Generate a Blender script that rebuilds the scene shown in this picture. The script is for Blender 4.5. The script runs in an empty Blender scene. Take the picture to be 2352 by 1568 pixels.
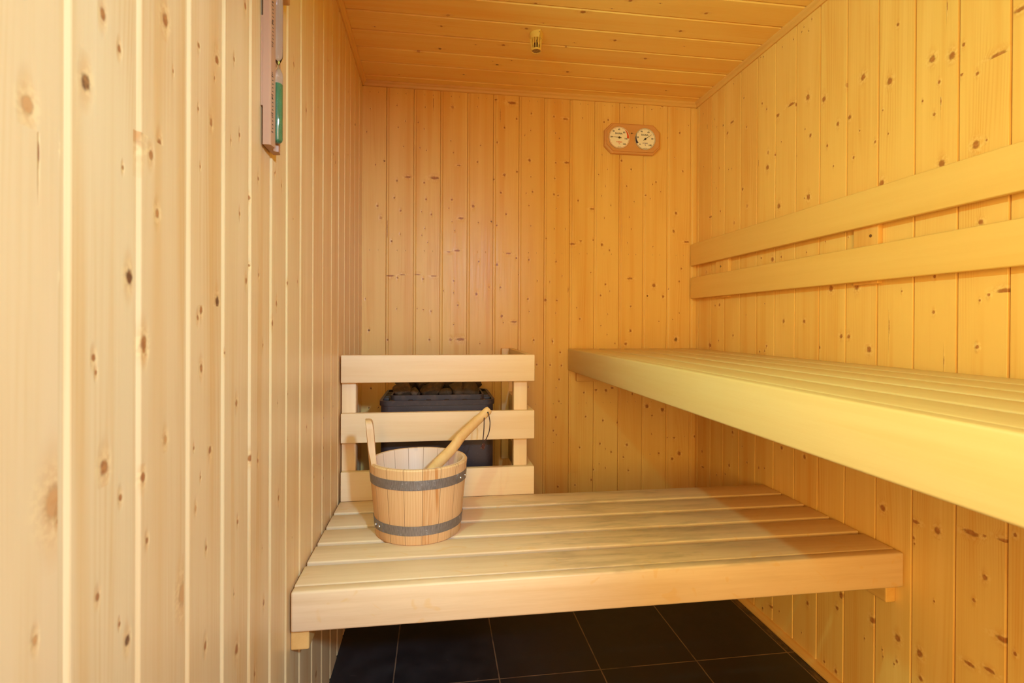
import bpy, bmesh, math, random
from mathutils import Vector, Matrix
R = math.radians
scene = bpy.context.scene
COL = scene.collection
# ------------------------------------------------------------------ camera
W = 1.4            # room width, left wall x=0, back wall y=0, floor z=0
H = 1.957          # ceiling height
cam = bpy.data.cameras.new('camera')
cam_o = bpy.data.objects.new('camera', cam)
COL.objects.link(cam_o)
YAW, PITCH, ROLL = -0.1462, -0.0040, -0.0049
def camrot():
    Rz = Matrix.Rotation(YAW, 3, 'Z'); Rx = Matrix.Rotation(PITCH, 3, 'X'); Ry = Matrix.Rotation(ROLL, 3, 'Y')
    return Rz @ Rx @ Ry @ Matrix(((1, 0, 0), (0, 0, -1), (0, 1, 0)))
cam_o.matrix_world = Matrix.Translation((0.2919, -2.1857, 1.0005)) @ camrot().to_4x4()
cam.sensor_fit = 'HORIZONTAL'; cam.sensor_width = 36.0
cam.lens = 1235.0 / 2352 * 36
cam.shift_x = -8.4 / 2352
cam.shift_y = -33.9 / 2352
cam.clip_start = 0.01
cam.dof.use_dof = True; cam.dof.focus_distance = 1.75; cam.dof.aperture_fstop = 8.0
scene.camera = cam_o
# ------------------------------------------------------------------ world and light
scene.view_settings.view_transform = 'Standard'
scene.view_settings.look = 'None'
scene.view_settings.gamma = 1.0
scene.view_settings.use_curve_mapping = False
scene.view_settings.exposure = 0.0
scene.cycles.max_bounces = 24; scene.cycles.diffuse_bounces = 16; scene.cycles.transmission_bounces = 12
world = bpy.data.worlds.new('world'); scene.world = world
world.use_nodes = True
bgn = world.node_tree.nodes['Background']
bgn.inputs[0].default_value = (1.0, 0.70, 0.60, 1)
bgn.inputs[1].default_value = 3.5
def area_light(name, loc, target, size, power, color, size_y=None):
    l = bpy.data.lights.new(name, 'AREA'); l.energy = power; l.color = color
    l.shape = 'RECTANGLE'; l.size = size; l.size_y = size_y or size
    o = bpy.data.objects.new(name, l); COL.objects.link(o); o.location = loc
    o.rotation_euler = (Vector(target) - Vector(loc)).to_track_quat('-Z', 'Y').to_euler()
    return o
# cool light of the room outside, falling in through the open doorway
area_light('doorway_light', (0.80, -2.80, 1.515), (0.25, -1.2, 0.9), 0.09, 42, (0.37, 0.64, 1.0))
area_light('warm_fill_light', (-0.15, -3.4, 1.10), (0.95, -0.9, 0.6), 0.70, 52, (1.0, 0.64, 0.09), 1.0)  # added warm fill, no known source; lifts bench front and lower right wall
LAMP_STRENGTH = 930.0
LAMP_COLOR = (0.44, 1.0, 0.76)
# ------------------------------------------------------------------ helpers
def link_obj(name, me, mat=None, parent=None, loc=(0, 0, 0)):
    o = bpy.data.objects.new(name, me); COL.objects.link(o)
    if mat is not None and me is not None:
        me.materials.clear(); me.materials.append(mat)
    if parent is not None: o.parent = parent
    o.location = loc
    return o
def origin(o):
    v = Vector((0, 0, 0))
    while o is not None:
        v += o.location; o = o.parent
    return v
def obj(name, bm, mat, parent=None, smooth=False, angle=40):
    """bmesh in world coordinates -> one mesh object under parent"""
    me = bpy.data.meshes.new(name)
    bmesh.ops.recalc_face_normals(bm, faces=bm.faces)
    if parent is not None:
        bmesh.ops.translate(bm, verts=bm.verts, vec=-origin(parent))
        loc = (0, 0, 0)
    else:
        mn = Vector((1e9,) * 3); mx = -mn
        for v in bm.verts:
            for i in range(3):
                mn[i] = min(mn[i], v.co[i]); mx[i] = max(mx[i], v.co[i])
        loc = Vector(((mn.x + mx.x) / 2, (mn.y + mx.y) / 2, mn.z))
        bmesh.ops.translate(bm, verts=bm.verts, vec=-loc)
    if smooth:
        for f in bm.faces: f.smooth = True
        for e in bm.edges:
            if len(e.link_faces) == 2 and e.calc_face_angle(0) > R(angle): e.smooth = False
    bm.to_mesh(me); bm.free()
    return link_obj(name, me, mat, parent, loc)
def tag(o, label=None, cat=None, group=None, kind=None):
    if label: o['label'] = label
    if cat: o['category'] = cat
    if group: o['group'] = group
    if kind: o['kind'] = kind
    return o
def thing(name, label, cat, loc, group=None):
    o = bpy.data.objects.new(name, None); COL.objects.link(o); o.location = loc
    o.empty_display_size = 0.05
    return tag(o, label, cat, group)
def box(bm, x0, x1, y0, y1, z0, z1, bev=0.0, seg=2):
    vs = [bm.verts.new((x, y, z)) for x in (x0, x1) for y in (y0, y1) for z in (z0, z1)]
    fs = [bm.faces.new([vs[i] for i in q]) for q in ((0, 1, 3, 2), (4, 6, 7, 5), (0, 4, 5, 1), (2, 3, 7, 6), (0, 2, 6, 4), (1, 5, 7, 3))]
    if bev:
        es = list({e for f in fs for e in f.edges})
        bmesh.ops.bevel(bm, geom=es, offset=bev, segments=seg, affect='EDGES', profile=0.5)
    return bm
def newbox(*a, **k): return box(bmesh.new(), *a, **k)
def prism(bm, pts, mapf, d0, d1):
    """closed polygon pts (2D) extruded from d0 to d1; mapf(a,b,d)->xyz"""
    n = len(pts)
    A = [bm.verts.new(mapf(a, b, d0)) for a, b in pts]
    B = [bm.verts.new(mapf(a, b, d1)) for a, b in pts]
    for i in range(n):
        j = (i + 1) % n
        bm.faces.new((A[i], A[j], B[j], B[i]))
    bm.faces.new(A[::-1]); bm.faces.new(B)
    return bm
def lathe(bm, prof, c, seg=48, a0=0.0, axis='z', close=False):
    """prof: list of (r, h) along axis at centre c"""
    rings = []
    for r, h in prof:
        ring = []
        for k in range(seg):
            t = a0 + 2 * math.pi * k / seg
            p = (r * math.cos(t), r * math.sin(t), h)
            if axis == 'y': p = (p[0], h, p[1])
            if axis == 'x': p = (h, p[0], p[1])
            ring.append(bm.verts.new((c[0] + p[0], c[1] + p[1], c[2] + p[2])))
        rings.append(ring)
    for a, b in zip(rings[:-1], rings[1:]):
        for k in range(seg):
            j = (k + 1) % seg
            bm.faces.new((a[k], a[j], b[j], b[k]))
    if close:
        a, b = rings[-1], rings[0]
        for k in range(seg):
            j = (k + 1) % seg
            bm.faces.new((a[k], a[j], b[j], b[k]))
    else:
        bm.faces.new(rings[0][::-1]); bm.faces.new(rings[-1])
    return bm
def tube(bm, pts, rad, seg=12, flat=1.0, flat_dir=None):
    """round or flattened tube along points; rad number or list"""
    n = len(pts); P = [Vector(p) for p in pts]
    rs = rad if isinstance(rad, (list, tuple)) else [rad] * n
    rings = []; up = Vector(flat_dir) if flat_dir else Vector((0.13, 0.31, 0.94))
    for i in range(n):
        t = (P[min(i + 1, n - 1)] - P[max(i - 1, 0)]).normalized()
        s = t.cross(up).normalized(); u2 = s.cross(t).normalized()
        rings.append([bm.verts.new(P[i] + s * rs[i] * math.cos(2 * math.pi * k / seg) + u2 * rs[i] * flat * math.sin(2 * math.pi * k / seg)) for k in range(seg)])
    for a, b in zip(rings[:-1], rings[1:]):
        for k in range(seg):
            j = (k + 1) % seg
            bm.faces.new((a[k], a[j], b[j], b[k]))
    bm.faces.new(rings[0][::-1]); bm.faces.new(rings[-1])
    return bm
def catmull(pts, n=6):
    P = [Vector(p) for p in pts]; P = [2 * P[0] - P[1]] + P + [2 * P[-1] - P[-2]]; out = []
    for i in range(1, len(P) - 2):
        for k in range(n):
            t = k / n
            out.append(0.5 * ((2 * P[i]) + (P[i + 1] - P[i - 1]) * t + (2 * P[i - 1] - 5 * P[i] + 4 * P[i + 1] - P[i + 2]) * t * t + (3 * P[i] - P[i - 1] - 3 * P[i + 1] + P[i + 2]) * t ** 3))
    out.append(P[-2]); return out
# ------------------------------------------------------------------ materials
class NT:
    def __init__(s, name):
        s.m = bpy.data.materials.new(name); s.m.use_nodes = True
        s.t = s.m.node_tree; s.b = s.t.nodes['Principled BSDF']
    def n(s, typ, **kw):
        nd = s.t.nodes.new('ShaderNode' + typ)
        for k, v in kw.items(): setattr(nd, k, v)
        return nd
    def l(s, a, b): s.t.links.new(a, b)
    def put(s, sock, v):
        if hasattr(v, 'is_linked') or isinstance(v, bpy.types.NodeSocket): s.l(v, sock)
        else: sock.default_value = v
    def M(s, op, a, b=0.0, c=None, clamp=False):
        nd = s.n('Math', operation=op, use_clamp=clamp)
        s.put(nd.inputs[0], a); s.put(nd.inputs[1], b)
        if c is not None: s.put(nd.inputs[2], c)
        return nd.outputs[0]
    def VM(s, op, a, b=(0, 0, 0)):
        nd = s.n('VectorMath', operation=op); s.put(nd.inputs[0], a); s.put(nd.inputs[1], b)
        return nd.outputs[0]
    def xyz(s, x, y, z):
        nd = s.n('CombineXYZ'); s.put(nd.inputs[0], x); s.put(nd.inputs[1], y); s.put(nd.inputs[2], z); return nd.outputs[0]
    def sep(s, v):
        nd = s.n('SeparateXYZ'); s.put(nd.inputs[0], v); return nd.outputs
    def noise(s, v, scale=5.0, detail=2.0, rough=0.5, dist=0.0):
        nd = s.n('TexNoise'); s.put(nd.inputs['Vector'], v)
        nd.inputs['Scale'].default_value = scale; nd.inputs['Detail'].default_value = detail
        nd.inputs['Roughness'].default_value = rough; nd.inputs['Distortion'].default_value = dist
        return nd.outputs[0]
    def rng(s, v, a, b, c=0.0, d=1.0, smooth=True):
        nd = s.n('MapRange', interpolation_type='SMOOTHSTEP' if smooth else 'LINEAR')
        s.put(nd.inputs[0], v); s.put(nd.inputs[1], a); s.put(nd.inputs[2], b); s.put(nd.inputs[3], c); s.put(nd.inputs[4], d)
        return nd.outputs[0]
    def mix(s, f, a, b, mode='MIX'):
        nd = s.n('Mix', data_type='RGBA', blend_type=mode)
        s.put(nd.inputs[0], f)
        for k, v in ((6, a), (7, b)):
            if isinstance(v, tuple) and len(v) == 3: v = (*v, 1)
            s.put(nd.inputs[k], v)
        return nd.outputs[2]
    def out(s, col=None, rough=None, bump=None, bd=0.001, bs=0.5, spec=None, metal=None):
        if col is not None:
            if isinstance(col, tuple) and len(col) == 3: col = (*col, 1)
            s.put(s.b.inputs['Base Color'], col)
        if rough is not None: s.put(s.b.inputs['Roughness'], rough)
        if spec is not None: s.put(s.b.inputs['Specular IOR Level'], spec)
        if metal is not None: s.put(s.b.inputs['Metallic'], metal)
        if bump is not None:
            nd = s.n('Bump'); nd.inputs['Strength'].default_value = bs; nd.inputs['Distance'].default_value = bd
            s.l(bump, nd.inputs['Height']); s.l(nd.outputs[0], s.b.inputs['Normal'])
        return s.m
def plain(name, col, rough=0.5, metal=0.0, spec=0.5):
    t = NT(name); t.out(col, rough, metal=metal, spec=spec); return t.m
PINE_LIGHT = (0.83, 0.545, 0.165)
PINE_GRAIN = (0.72, 0.36, 0.075)
def pine_cladding(name, light, grain, rough=0.36):
    """knotty pine boards; u runs across and v along the board (metres, in the UV map); each
    stretch of a board carries the place and size of its knots as mesh attributes"""
    t = NT(name)
    uv = t.n('UVMap', uv_map='UVMap').outputs[0]
    u, v, _ = t.sep(uv)
    at = t.n('Attribute', attribute_name='kT'); tA, tB, seed = t.sep(at.outputs['Vector'])
    wob = t.noise(t.xyz(u, v, seed), 150.0, 2.0)
    def knot(attr, typ):
        a = t.n('Attribute', attribute_name=attr)
        cu, cv, ru = t.sep(a.outputs['Vector']); rv = a.outputs['Alpha']
        du = t.M('DIVIDE', t.M('SUBTRACT', u, cu), ru); dv = t.M('DIVIDE', t.M('SUBTRACT', v, cv), rv)
        d = t.M('SQRT', t.M('ADD', t.M('MULTIPLY', du, du), t.M('MULTIPLY', dv, dv)))
        d = t.M('MULTIPLY', d, t.M('ADD', 0.78, t.M('MULTIPLY', wob, 0.44)))
        du2 = t.M('MULTIPLY', du, 0.62); dv2 = t.M('MULTIPLY', dv, 0.30)
        h = t.M('SQRT', t.M('ADD', t.M('MULTIPLY', du2, du2), t.M('MULTIPLY', dv2, dv2)))
        core = t.rng(d, 1.18, 0.50)
        edge = t.M('MULTIPLY', t.rng(d, 0.55, 0.85), t.rng(d, 1.15, 0.95))
        halo = t.rng(h, 1.25, 0.35)
        push = t.M('MULTIPLY', t.M('SUBTRACT', u, cu), t.M('MULTIPLY', halo, -0.75))
        cr = t.n('ValToRGB'); cr.color_ramp.interpolation = 'CONSTANT'
        e = cr.color_ramp.elements; e[0].position = 0.0; e[0].color = (0.37, 0.130, 0.034, 1)
        e[1].position = 0.25; e[1].color = (0.11, 0.035, 0.014, 1)
        for p_, c_ in ((0.5, (0.62, 0.31, 0.10, 1)), (0.75, (0.23, 0.05, 0.016, 1))):
            k = e.new(p_); k.color = c_
        t.l(t.M('ADD', t.M('MULTIPLY', typ, 0.25), 0.05), cr.inputs[0])
        return d, core, edge, halo, push, cr.outputs[0]
    kA = knot('kA', tA); kB = knot('kB', tB)
    uw = t.M('ADD', t.M('ADD', u, kA[4]), kB[4])
    slow = t.noise(t.xyz(t.M('MULTIPLY', uw, 9.0), t.M('MULTIPLY', v, 0.55), seed), 1.0, 2.0)
    ringc = t.M('ADD', t.M('MULTIPLY', uw, 1.0), t.M('MULTIPLY', slow, 0.115))
    ph = t.M('MULTIPLY', ringc, 2 * math.pi / 0.0072)
    ring = t.M('MULTIPLY', t.M('ADD', t.M('SINE', ph), 1.0), 0.5)
    ring = t.M('POWER', ring, 2.2)
    fine = t.noise(t.xyz(t.M('MULTIPLY', uw, 260.0), t.M('MULTIPLY', v, 5.0), seed), 1.0, 3.0, 0.6)
    patch = t.noise(t.xyz(t.M('MULTIPLY', u, 11.0), t.M('MULTIPLY', v, 2.2), t.M('ADD', seed, 7.3)), 1.0, 2.0)
    g = t.M('MULTIPLY', ring, t.rng(patch, 0.42, 0.76, 0.03, 0.55))
    g = t.M('ADD', g, t.M('MULTIPLY', t.M('SUBTRACT', fine, 0.42), 0.55))
    g = t.M('ADD', g, t.M('MULTIPLY', t.M('SUBTRACT', patch, 0.5), 0.75), clamp=True)
    col = t.mix(g, light, grain)
    band = t.noise(t.xyz(t.M('MULTIPLY', uw, 26.0), t.M('MULTIPLY', v, 0.7), t.M('ADD', seed, 3.1)), 1.0, 2.0)
    col = t.mix(t.rng(band, 0.52, 0.72, 0.0, 0.55), col, tuple(a * b for a, b in zip(grain, (1.02, 0.98, 0.85))))
    col = t.mix(t.rng(band, 0.44, 0.30, 0.0, 0.55), col, tuple(min(a * b, 0.95) for a, b in zip(light, (1.06, 1.10, 1.22))))
    wn = t.n('TexWhiteNoise', noise_dimensions='1D'); t.l(seed, wn.inputs['W'])
    tone = t.rng(wn.outputs['Value'], 0, 1, 0.0, 0.42, False)
    col = t.mix(tone, col, t.mix(0.55, col, (0.70, 0.34, 0.09)))
    for d, core, edge, halo, push, kc in (kA, kB):
        col = t.mix(t.M('MULTIPLY', halo, 0.36), col, (0.66, 0.29, 0.06))
        col = t.mix(t.M('MULTIPLY', t.M('MULTIPLY', t.rng(d, 2.9, 1.5), t.rng(wob, 0.40, 0.62)), 0.40), col, (0.92, 0.68, 0.28))
        inner = t.mix(t.M('MULTIPLY', edge, 0.55), kc, t.mix(0.7, kc, (0.10, 0.030, 0.010)))
        inner = t.mix(t.rng(wob, 0.42, 0.70, 0.0, 0.55), inner, (0.56, 0.24, 0.06))
        col = t.mix(t.M('MULTIPLY', core, 0.93), col, inner)
    hgt = t.M('ADD', t.M('MULTIPLY', fine, 0.25), t.M('MULTIPLY', patch, 1.2))
    hgt = t.M('SUBTRACT', hgt, t.M('MULTIPLY', t.M('ADD', kA[3], kB[3]), 0.9))
    rg = t.rng(fine, 0.2, 0.8, rough - 0.06, rough + 0.10)
    return t.out(col, rg, hgt, 0.0012, 0.45, spec=0.35)
def smooth_wood(name, axis, light, dark, rough=0.5, streak=0.5, dirt=False, scale=1.0, tone=0.25):
    """fine knot-free wood (abachi / beech); axis is the grain direction"""
    t = NT(name)
    co = t.n('TexCoord').outputs['Object']
    rnd = t.n('ObjectInfo').outputs['Random']
    co = t.VM('ADD', co, t.xyz(t.M('MULTIPLY', rnd, 31.0), t.M('MULTIPLY', rnd, 17.0), t.M('MULTIPLY', rnd, 9.0)))
    k = {'x': (2.2, 60, 60), 'y': (60, 2.2, 60), 'z': (60, 60, 2.2)}[axis]
    k2 = {'x': (0.9, 14, 14), 'y': (14, 0.9, 14), 'z': (14, 14, 0.9)}[axis]
    k3 = {'x': (30, 420, 420), 'y': (420, 30, 420), 'z': (420, 420, 30)}[axis]
    n1 = t.noise(t.VM('MULTIPLY', co, tuple(a * scale for a in k)), 1.0, 3.0, 0.6, 0.3)
    n2 = t.noise(t.VM('MULTIPLY', co, tuple(a * scale for a in k2)), 1.0, 3.0, 0.55, 0.8)
    n3 = t.noise(t.VM('MULTIPLY', co, k3), 1.0, 2.0)
    g = t.M('ADD', t.M('MULTIPLY', t.rng(n1, 0.35, 0.72), 0.45), t.M('MULTIPLY', t.rng(n2, 0.38, 0.68), 0.55))
    g = t.M('ADD', g, t.M('MULTIPLY', t.M('SUBTRACT', n3, 0.5), 0.30))
    g = t.M('MULTIPLY', g, streak, clamp=True)
    col = t.mix(g, light, dark)
    col = t.mix(t.M('MULTIPLY', rnd, tone), col, t.mix(0.5, col, dark))
    if dirt:
        wpos = t.n('NewGeometry').outputs['Position']; px, py, pz = t.sep(wpos)
        reg = t.M('MULTIPLY', t.M('MULTIPLY', t.rng(px, 0.36, 0.66), t.rng(px, 1.22, 0.92)), t.rng(pz, .4535, .4605))
        s1 = t.noise(t.VM('MULTIPLY', wpos, (6, 30, 30)), 1.0, 4.0, 0.65, 0.35)
        s2 = t.noise(t.VM('MULTIPLY', wpos, (60, 170, 170)), 1.0, 3.0, 0.7, 1.5)
        m = t.M('MULTIPLY', t.rng(s1, 0.42, 0.72), t.M('ADD', 0.10, t.M('MULTIPLY', reg, 0.80)))
        col = t.mix(t.M('MULTIPLY', m, 0.62), col, (0.36, 0.25, 0.13))
        m2 = t.M('MULTIPLY', t.rng(s2, 0.66, 0.76), t.M('MULTIPLY', t.rng(s1, 0.48, 0.66), reg))
        col = t.mix(t.M('MULTIPLY', m2, 0.7), col, (0.12, 0.075, 0.04))
        yl = t.noise(t.VM('MULTIPLY', t.VM('ADD', wpos, (3.1, 1.7, 0)), (16, 26, 16)), 1.0, 1.0, 0.5, 2.0)
        col = t.mix(t.M('MULTIPLY', t.rng(yl, 0.66, 0.74), 0.30), col, (0.72, 0.40, 0.10))
    return t.out(col, rough, n3, 0.0004, 0.25, spec=0.4)
# ---- knots seen in the boards: across, along, half width, half length (mm), kind
BACK = [(14,1099,2.4,2.8,0),(16,1757,2.4,2.8,0),(28,975,3.8,4.4,1),(29,669,2.4,2.8,1),(30,1849,2.4,2.8,0),(37,746,3.8,4.4,1),(51,1629,2.4,2.8,0),(59,1467,3.8,4.4,0),(66,669,2.4,2.8,1),(72,1420,5.6,6.4,2),(85,1646,3.8,4.4,1),(97,1375,1.0,50,3),(100,938,3.8,4.4,0),(109,1194,17.6,6.4,0),(114,1329,3.8,4.4,0),(124,1502,3.8,4.4,0),(133,1869,2.4,2.8,0),(134,1570,3.8,4.4,0),(135,1061,2.4,2.8,0),(138,1185,3.8,4.4,0),(138,1782,2.4,2.8,0),(147,1358,2.4,2.8,0),(149,1451,3.8,4.4,0),(158,1195,12.3,4.5,0),(159,1707,2.4,2.8,0),(166,1808,2.4,2.8,0),(177,1586,12.3,4.5,0),(215,1061,2.4,2.8,0),(216,1806,2.4,2.8,0),(217,1197,12.3,4.5,0),(223,1705,2.4,2.8,0),(231,1450,2.4,2.8,0),(232,1356,2.4,2.8,0),(238,1181,3.8,4.4,0),(239,1059,2.4,2.8,0),(240,1781,2.4,2.8,0),(241,1567,3.8,4.4,0),(244,1383,2.4,2.8,0),(244,1869,2.4,2.8,0),(249,1500,3.8,4.4,0),(249,1696,2.4,2.8,0),(256,1328,2.4,2.8,0),(264,938,3.8,4.4,0),(270,1053,3.8,4.4,0),(270,1441,3.8,4.4,0),(276,1893,1.0,35,3),(280,1195,12.3,4.5,0),(283,1587,17.6,6.4,0),(319,1135,2.4,2.8,0),(339,1468,2.4,2.8,0),(341,1294,12.3,4.5,0),(346,1740,2.4,2.8,0),(349,938,5.6,6.4,0),(351,1503,3.8,4.4,0),(352,1415,2.4,2.8,0),(352,1876,5.6,6.4,2),(356,1692,2.4,2.8,0),(359,1128,2.4,2.8,0),(360,1176,3.8,4.4,0),(361,999,2.4,2.8,0),(363,1378,2.4,2.8,0),(374,1298,12.3,4.5,0),(377,1078,3.8,4.4,0),(379,1642,8.4,3.0,0),(388,940,17.6,6.4,0),(388,1429,12.3,4.5,0),(437,1479,5.6,6.4,0),(452,1124,5.6,6.4,0),(452,1883,2.4,2.8,0),(454,1660,3.8,4.4,0),(458,1414,2.4,2.8,0),(461,1256,3.8,4.4,0),(466,1727,2.4,2.8,0),(467,923,2.4,2.8,0),(504,1152,3.8,4.4,2),(511,1420,3.8,4.4,1),(521,1593,3.8,4.4,0),(528,1920,5.6,6.4,0),(533,1405,3.8,4.4,0),(534,1743,3.8,4.4,0),(535,1245,5.6,6.4,0),(546,1853,1.0,35,3),(550,1152,3.8,4.4,0),(550,1539,3.8,4.4,0),(555,672,2.4,2.8,1),(556,1035,5.6,6.4,0),(559,721,5.6,6.4,0),(562,1009,2.4,2.8,0),(563,1805,3.8,4.4,0),(564,1613,5.6,6.4,0),(572,1452,3.8,4.4,0),(582,1293,12.3,4.5,0),(594,1908,17.6,6.4,0),(606,1012,12.3,4.5,0),(614,1844,3.8,4.4,0),(615,1274,3.8,4.4,0),(616,1627,3.8,4.4,0),(625,1206,2.4,2.8,0),(648,1779,2.4,2.8,0),(655,1541,2.4,2.8,0),(664,1106,3.8,4.4,0),(667,743,2.4,2.8,1),(667,1268,3.8,4.4,0),(667,1491,2.4,2.8,0),(668,1677,5.6,6.4,0),(670,1055,2.4,2.8,0),(672,1800,2.4,2.8,0),(674,1610,2.4,2.8,0),(675,1407,2.4,2.8,0),(675,1869,3.8,4.4,0),(681,1548,3.8,4.4,0),(689,936,3.8,4.4,0),(689,937,3.8,4.4,0),(702,836,3.8,4.4,0),(703,1182,2.4,2.8,0),(738,1102,5.6,6.4,0),(740,1358,2.4,2.8,0),(756,1178,2.4,2.8,0),(759,833,3.8,4.4,0),(768,930,3.8,4.4,0),(769,932,3.8,4.4,0),(770,1863,3.8,4.4,0),(771,1541,3.8,4.4,0),(774,561,3.8,4.4,0),(774,1399,2.4,2.8,0),(775,511,2.4,2.8,0),(775,1607,3.8,4.4,0),(777,1795,2.4,2.8,0),(779,1672,3.8,4.4,0),(782,1049,2.4,2.8,0),(782,1263,3.8,4.4,0),(782,1483,2.4,2.8,0),(785,616,3.8,4.4,0),(785,739,2.4,2.8,0),(786,1101,3.8,4.4,0),(787,543,2.4,2.8,0),(789,1537,3.8,4.4,0),(793,1774,2.4,2.8,0),(794,327,3.8,4.4,0),(797,682,3.8,4.4,0),(797,773,3.8,4.4,0),(802,886,3.8,4.4,0),(807,831,3.8,4.4,0),(808,1204,2.4,2.8,0),(819,1856,12.3,4.5,0),(821,1399,2.4,2.8,0),(825,1675,12.3,4.5,0),(834,1145,1.0,12,3),(839,1479,2.4,2.8,0),(851,1338,12.3,4.5,0),(868,331,3.8,4.4,0),(872,1072,2.4,2.8,0),(875,1519,3.8,4.4,0),(885,1026,3.8,4.4,0),(887,487,3.8,4.4,0),(887,1353,5.6,6.4,0),(892,1865,2.4,2.8,0),(904,717,3.8,4.4,0),(912,616,3.8,4.4,0),(931,1220,2.4,2.8,0),(937,1487,12.3,4.5,0),(938,350,3.8,4.4,0),(941,1355,3.8,4.4,0),(957,729,5.6,6.4,0),(963,1632,2.4,2.8,0),(972,417,2.4,2.8,0),(974,1125,3.8,4.4,0),(975,501,3.8,4.4,0),(976,998,2.4,2.8,0),(976,1543,2.4,2.8,0),(977,1715,2.4,2.8,0),(979,1338,5.6,6.4,0),(985,1853,3.8,4.4,0),(987,599,3.8,4.4,0),(989,1450,2.4,2.8,0),(993,1585,2.4,2.8,0),(995,1172,3.8,4.4,0),(999,398,2.4,2.8,0),(999,478,2.4,2.8,0),(1000,726,5.6,6.4,0),(1001,1656,2.4,2.8,0),(1003,961,2.4,2.8,0),(1003,1863,3.8,4.4,0),(1005,1047,2.4,2.8,0),(1012,1316,3.8,4.4,0),(1014,1144,2.4,2.8,0),(1017,1505,2.4,2.8,0),(1024,465,3.8,4.4,0),(1027,734,5.6,6.4,0),(1038,923,2.4,2.8,0),(1050,588,3.8,4.4,0),(1053,425,2.4,2.8,0),(1063,1695,3.8,4.4,0),(1075,1921,2.4,2.8,0),(1078,441,3.8,4.4,0),(1085,921,5.6,6.4,0),(1085,1589,3.8,4.4,0),(1091,1349,2.4,2.8,0),(1093,493,5.6,6.4,0),(1099,1458,2.4,2.8,0),(1100,384,3.8,4.4,0),(1103,1198,12.3,4.5,0),(1105,1660,3.8,4.4,0),(1106,976,5.6,6.4,0),(1106,1080,3.8,4.4,0),(1108,1408,2.4,2.8,0),(1108,1921,2.4,2.8,0),(1116,709,3.8,4.4,0),(1119,1524,2.4,2.8,0),(1170,1553,3.8,4.4,0),(1181,655,8.0,9.2,0),(1181,1126,3.8,4.4,1),(1191,1540,2.4,2.8,0),(1195,1919,2.4,2.8,0),(1196,450,2.4,2.8,0),(1201,1601,2.4,2.8,0),(1203,536,2.4,2.8,0),(1204,615,3.8,4.4,0),(1204,1336,2.4,2.8,0),(1209,1170,8.0,9.2,0),(1216,1612,3.8,4.4,0),(1233,1017,2.4,2.8,0),(1236,453,3.8,4.4,0),(1237,1571,2.4,2.8,0),(1243,1938,5.6,6.4,0),(1251,640,8.0,9.2,0),(1251,1123,5.6,6.4,0),(1268,1803,2.4,2.8,0),(1275,520,2.4,2.8,0),(1276,1156,2.4,2.8,0),(1295,1026,2.4,2.8,0),(1296,427,5.6,6.4,0),(1297,1404,5.6,6.4,0),(1301,1720,2.4,2.8,0),(1304,519,5.6,6.4,0),(1307,1482,5.6,6.4,0),(1310,940,8.0,9.2,1),(1322,1827,3.8,4.4,0),(1324,1189,3.8,4.4,0),(1325,1054,2.4,2.8,0),(1328,450,8.0,9.2,0),(1333,1244,3.8,4.4,0),(1337,1663,3.8,4.4,0),(1352,521,2.4,2.8,0),(1356,1360,12.3,4.5,0),(1361,1860,2.4,2.8,0),(1399,521,5.6,6.4,0)]
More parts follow.
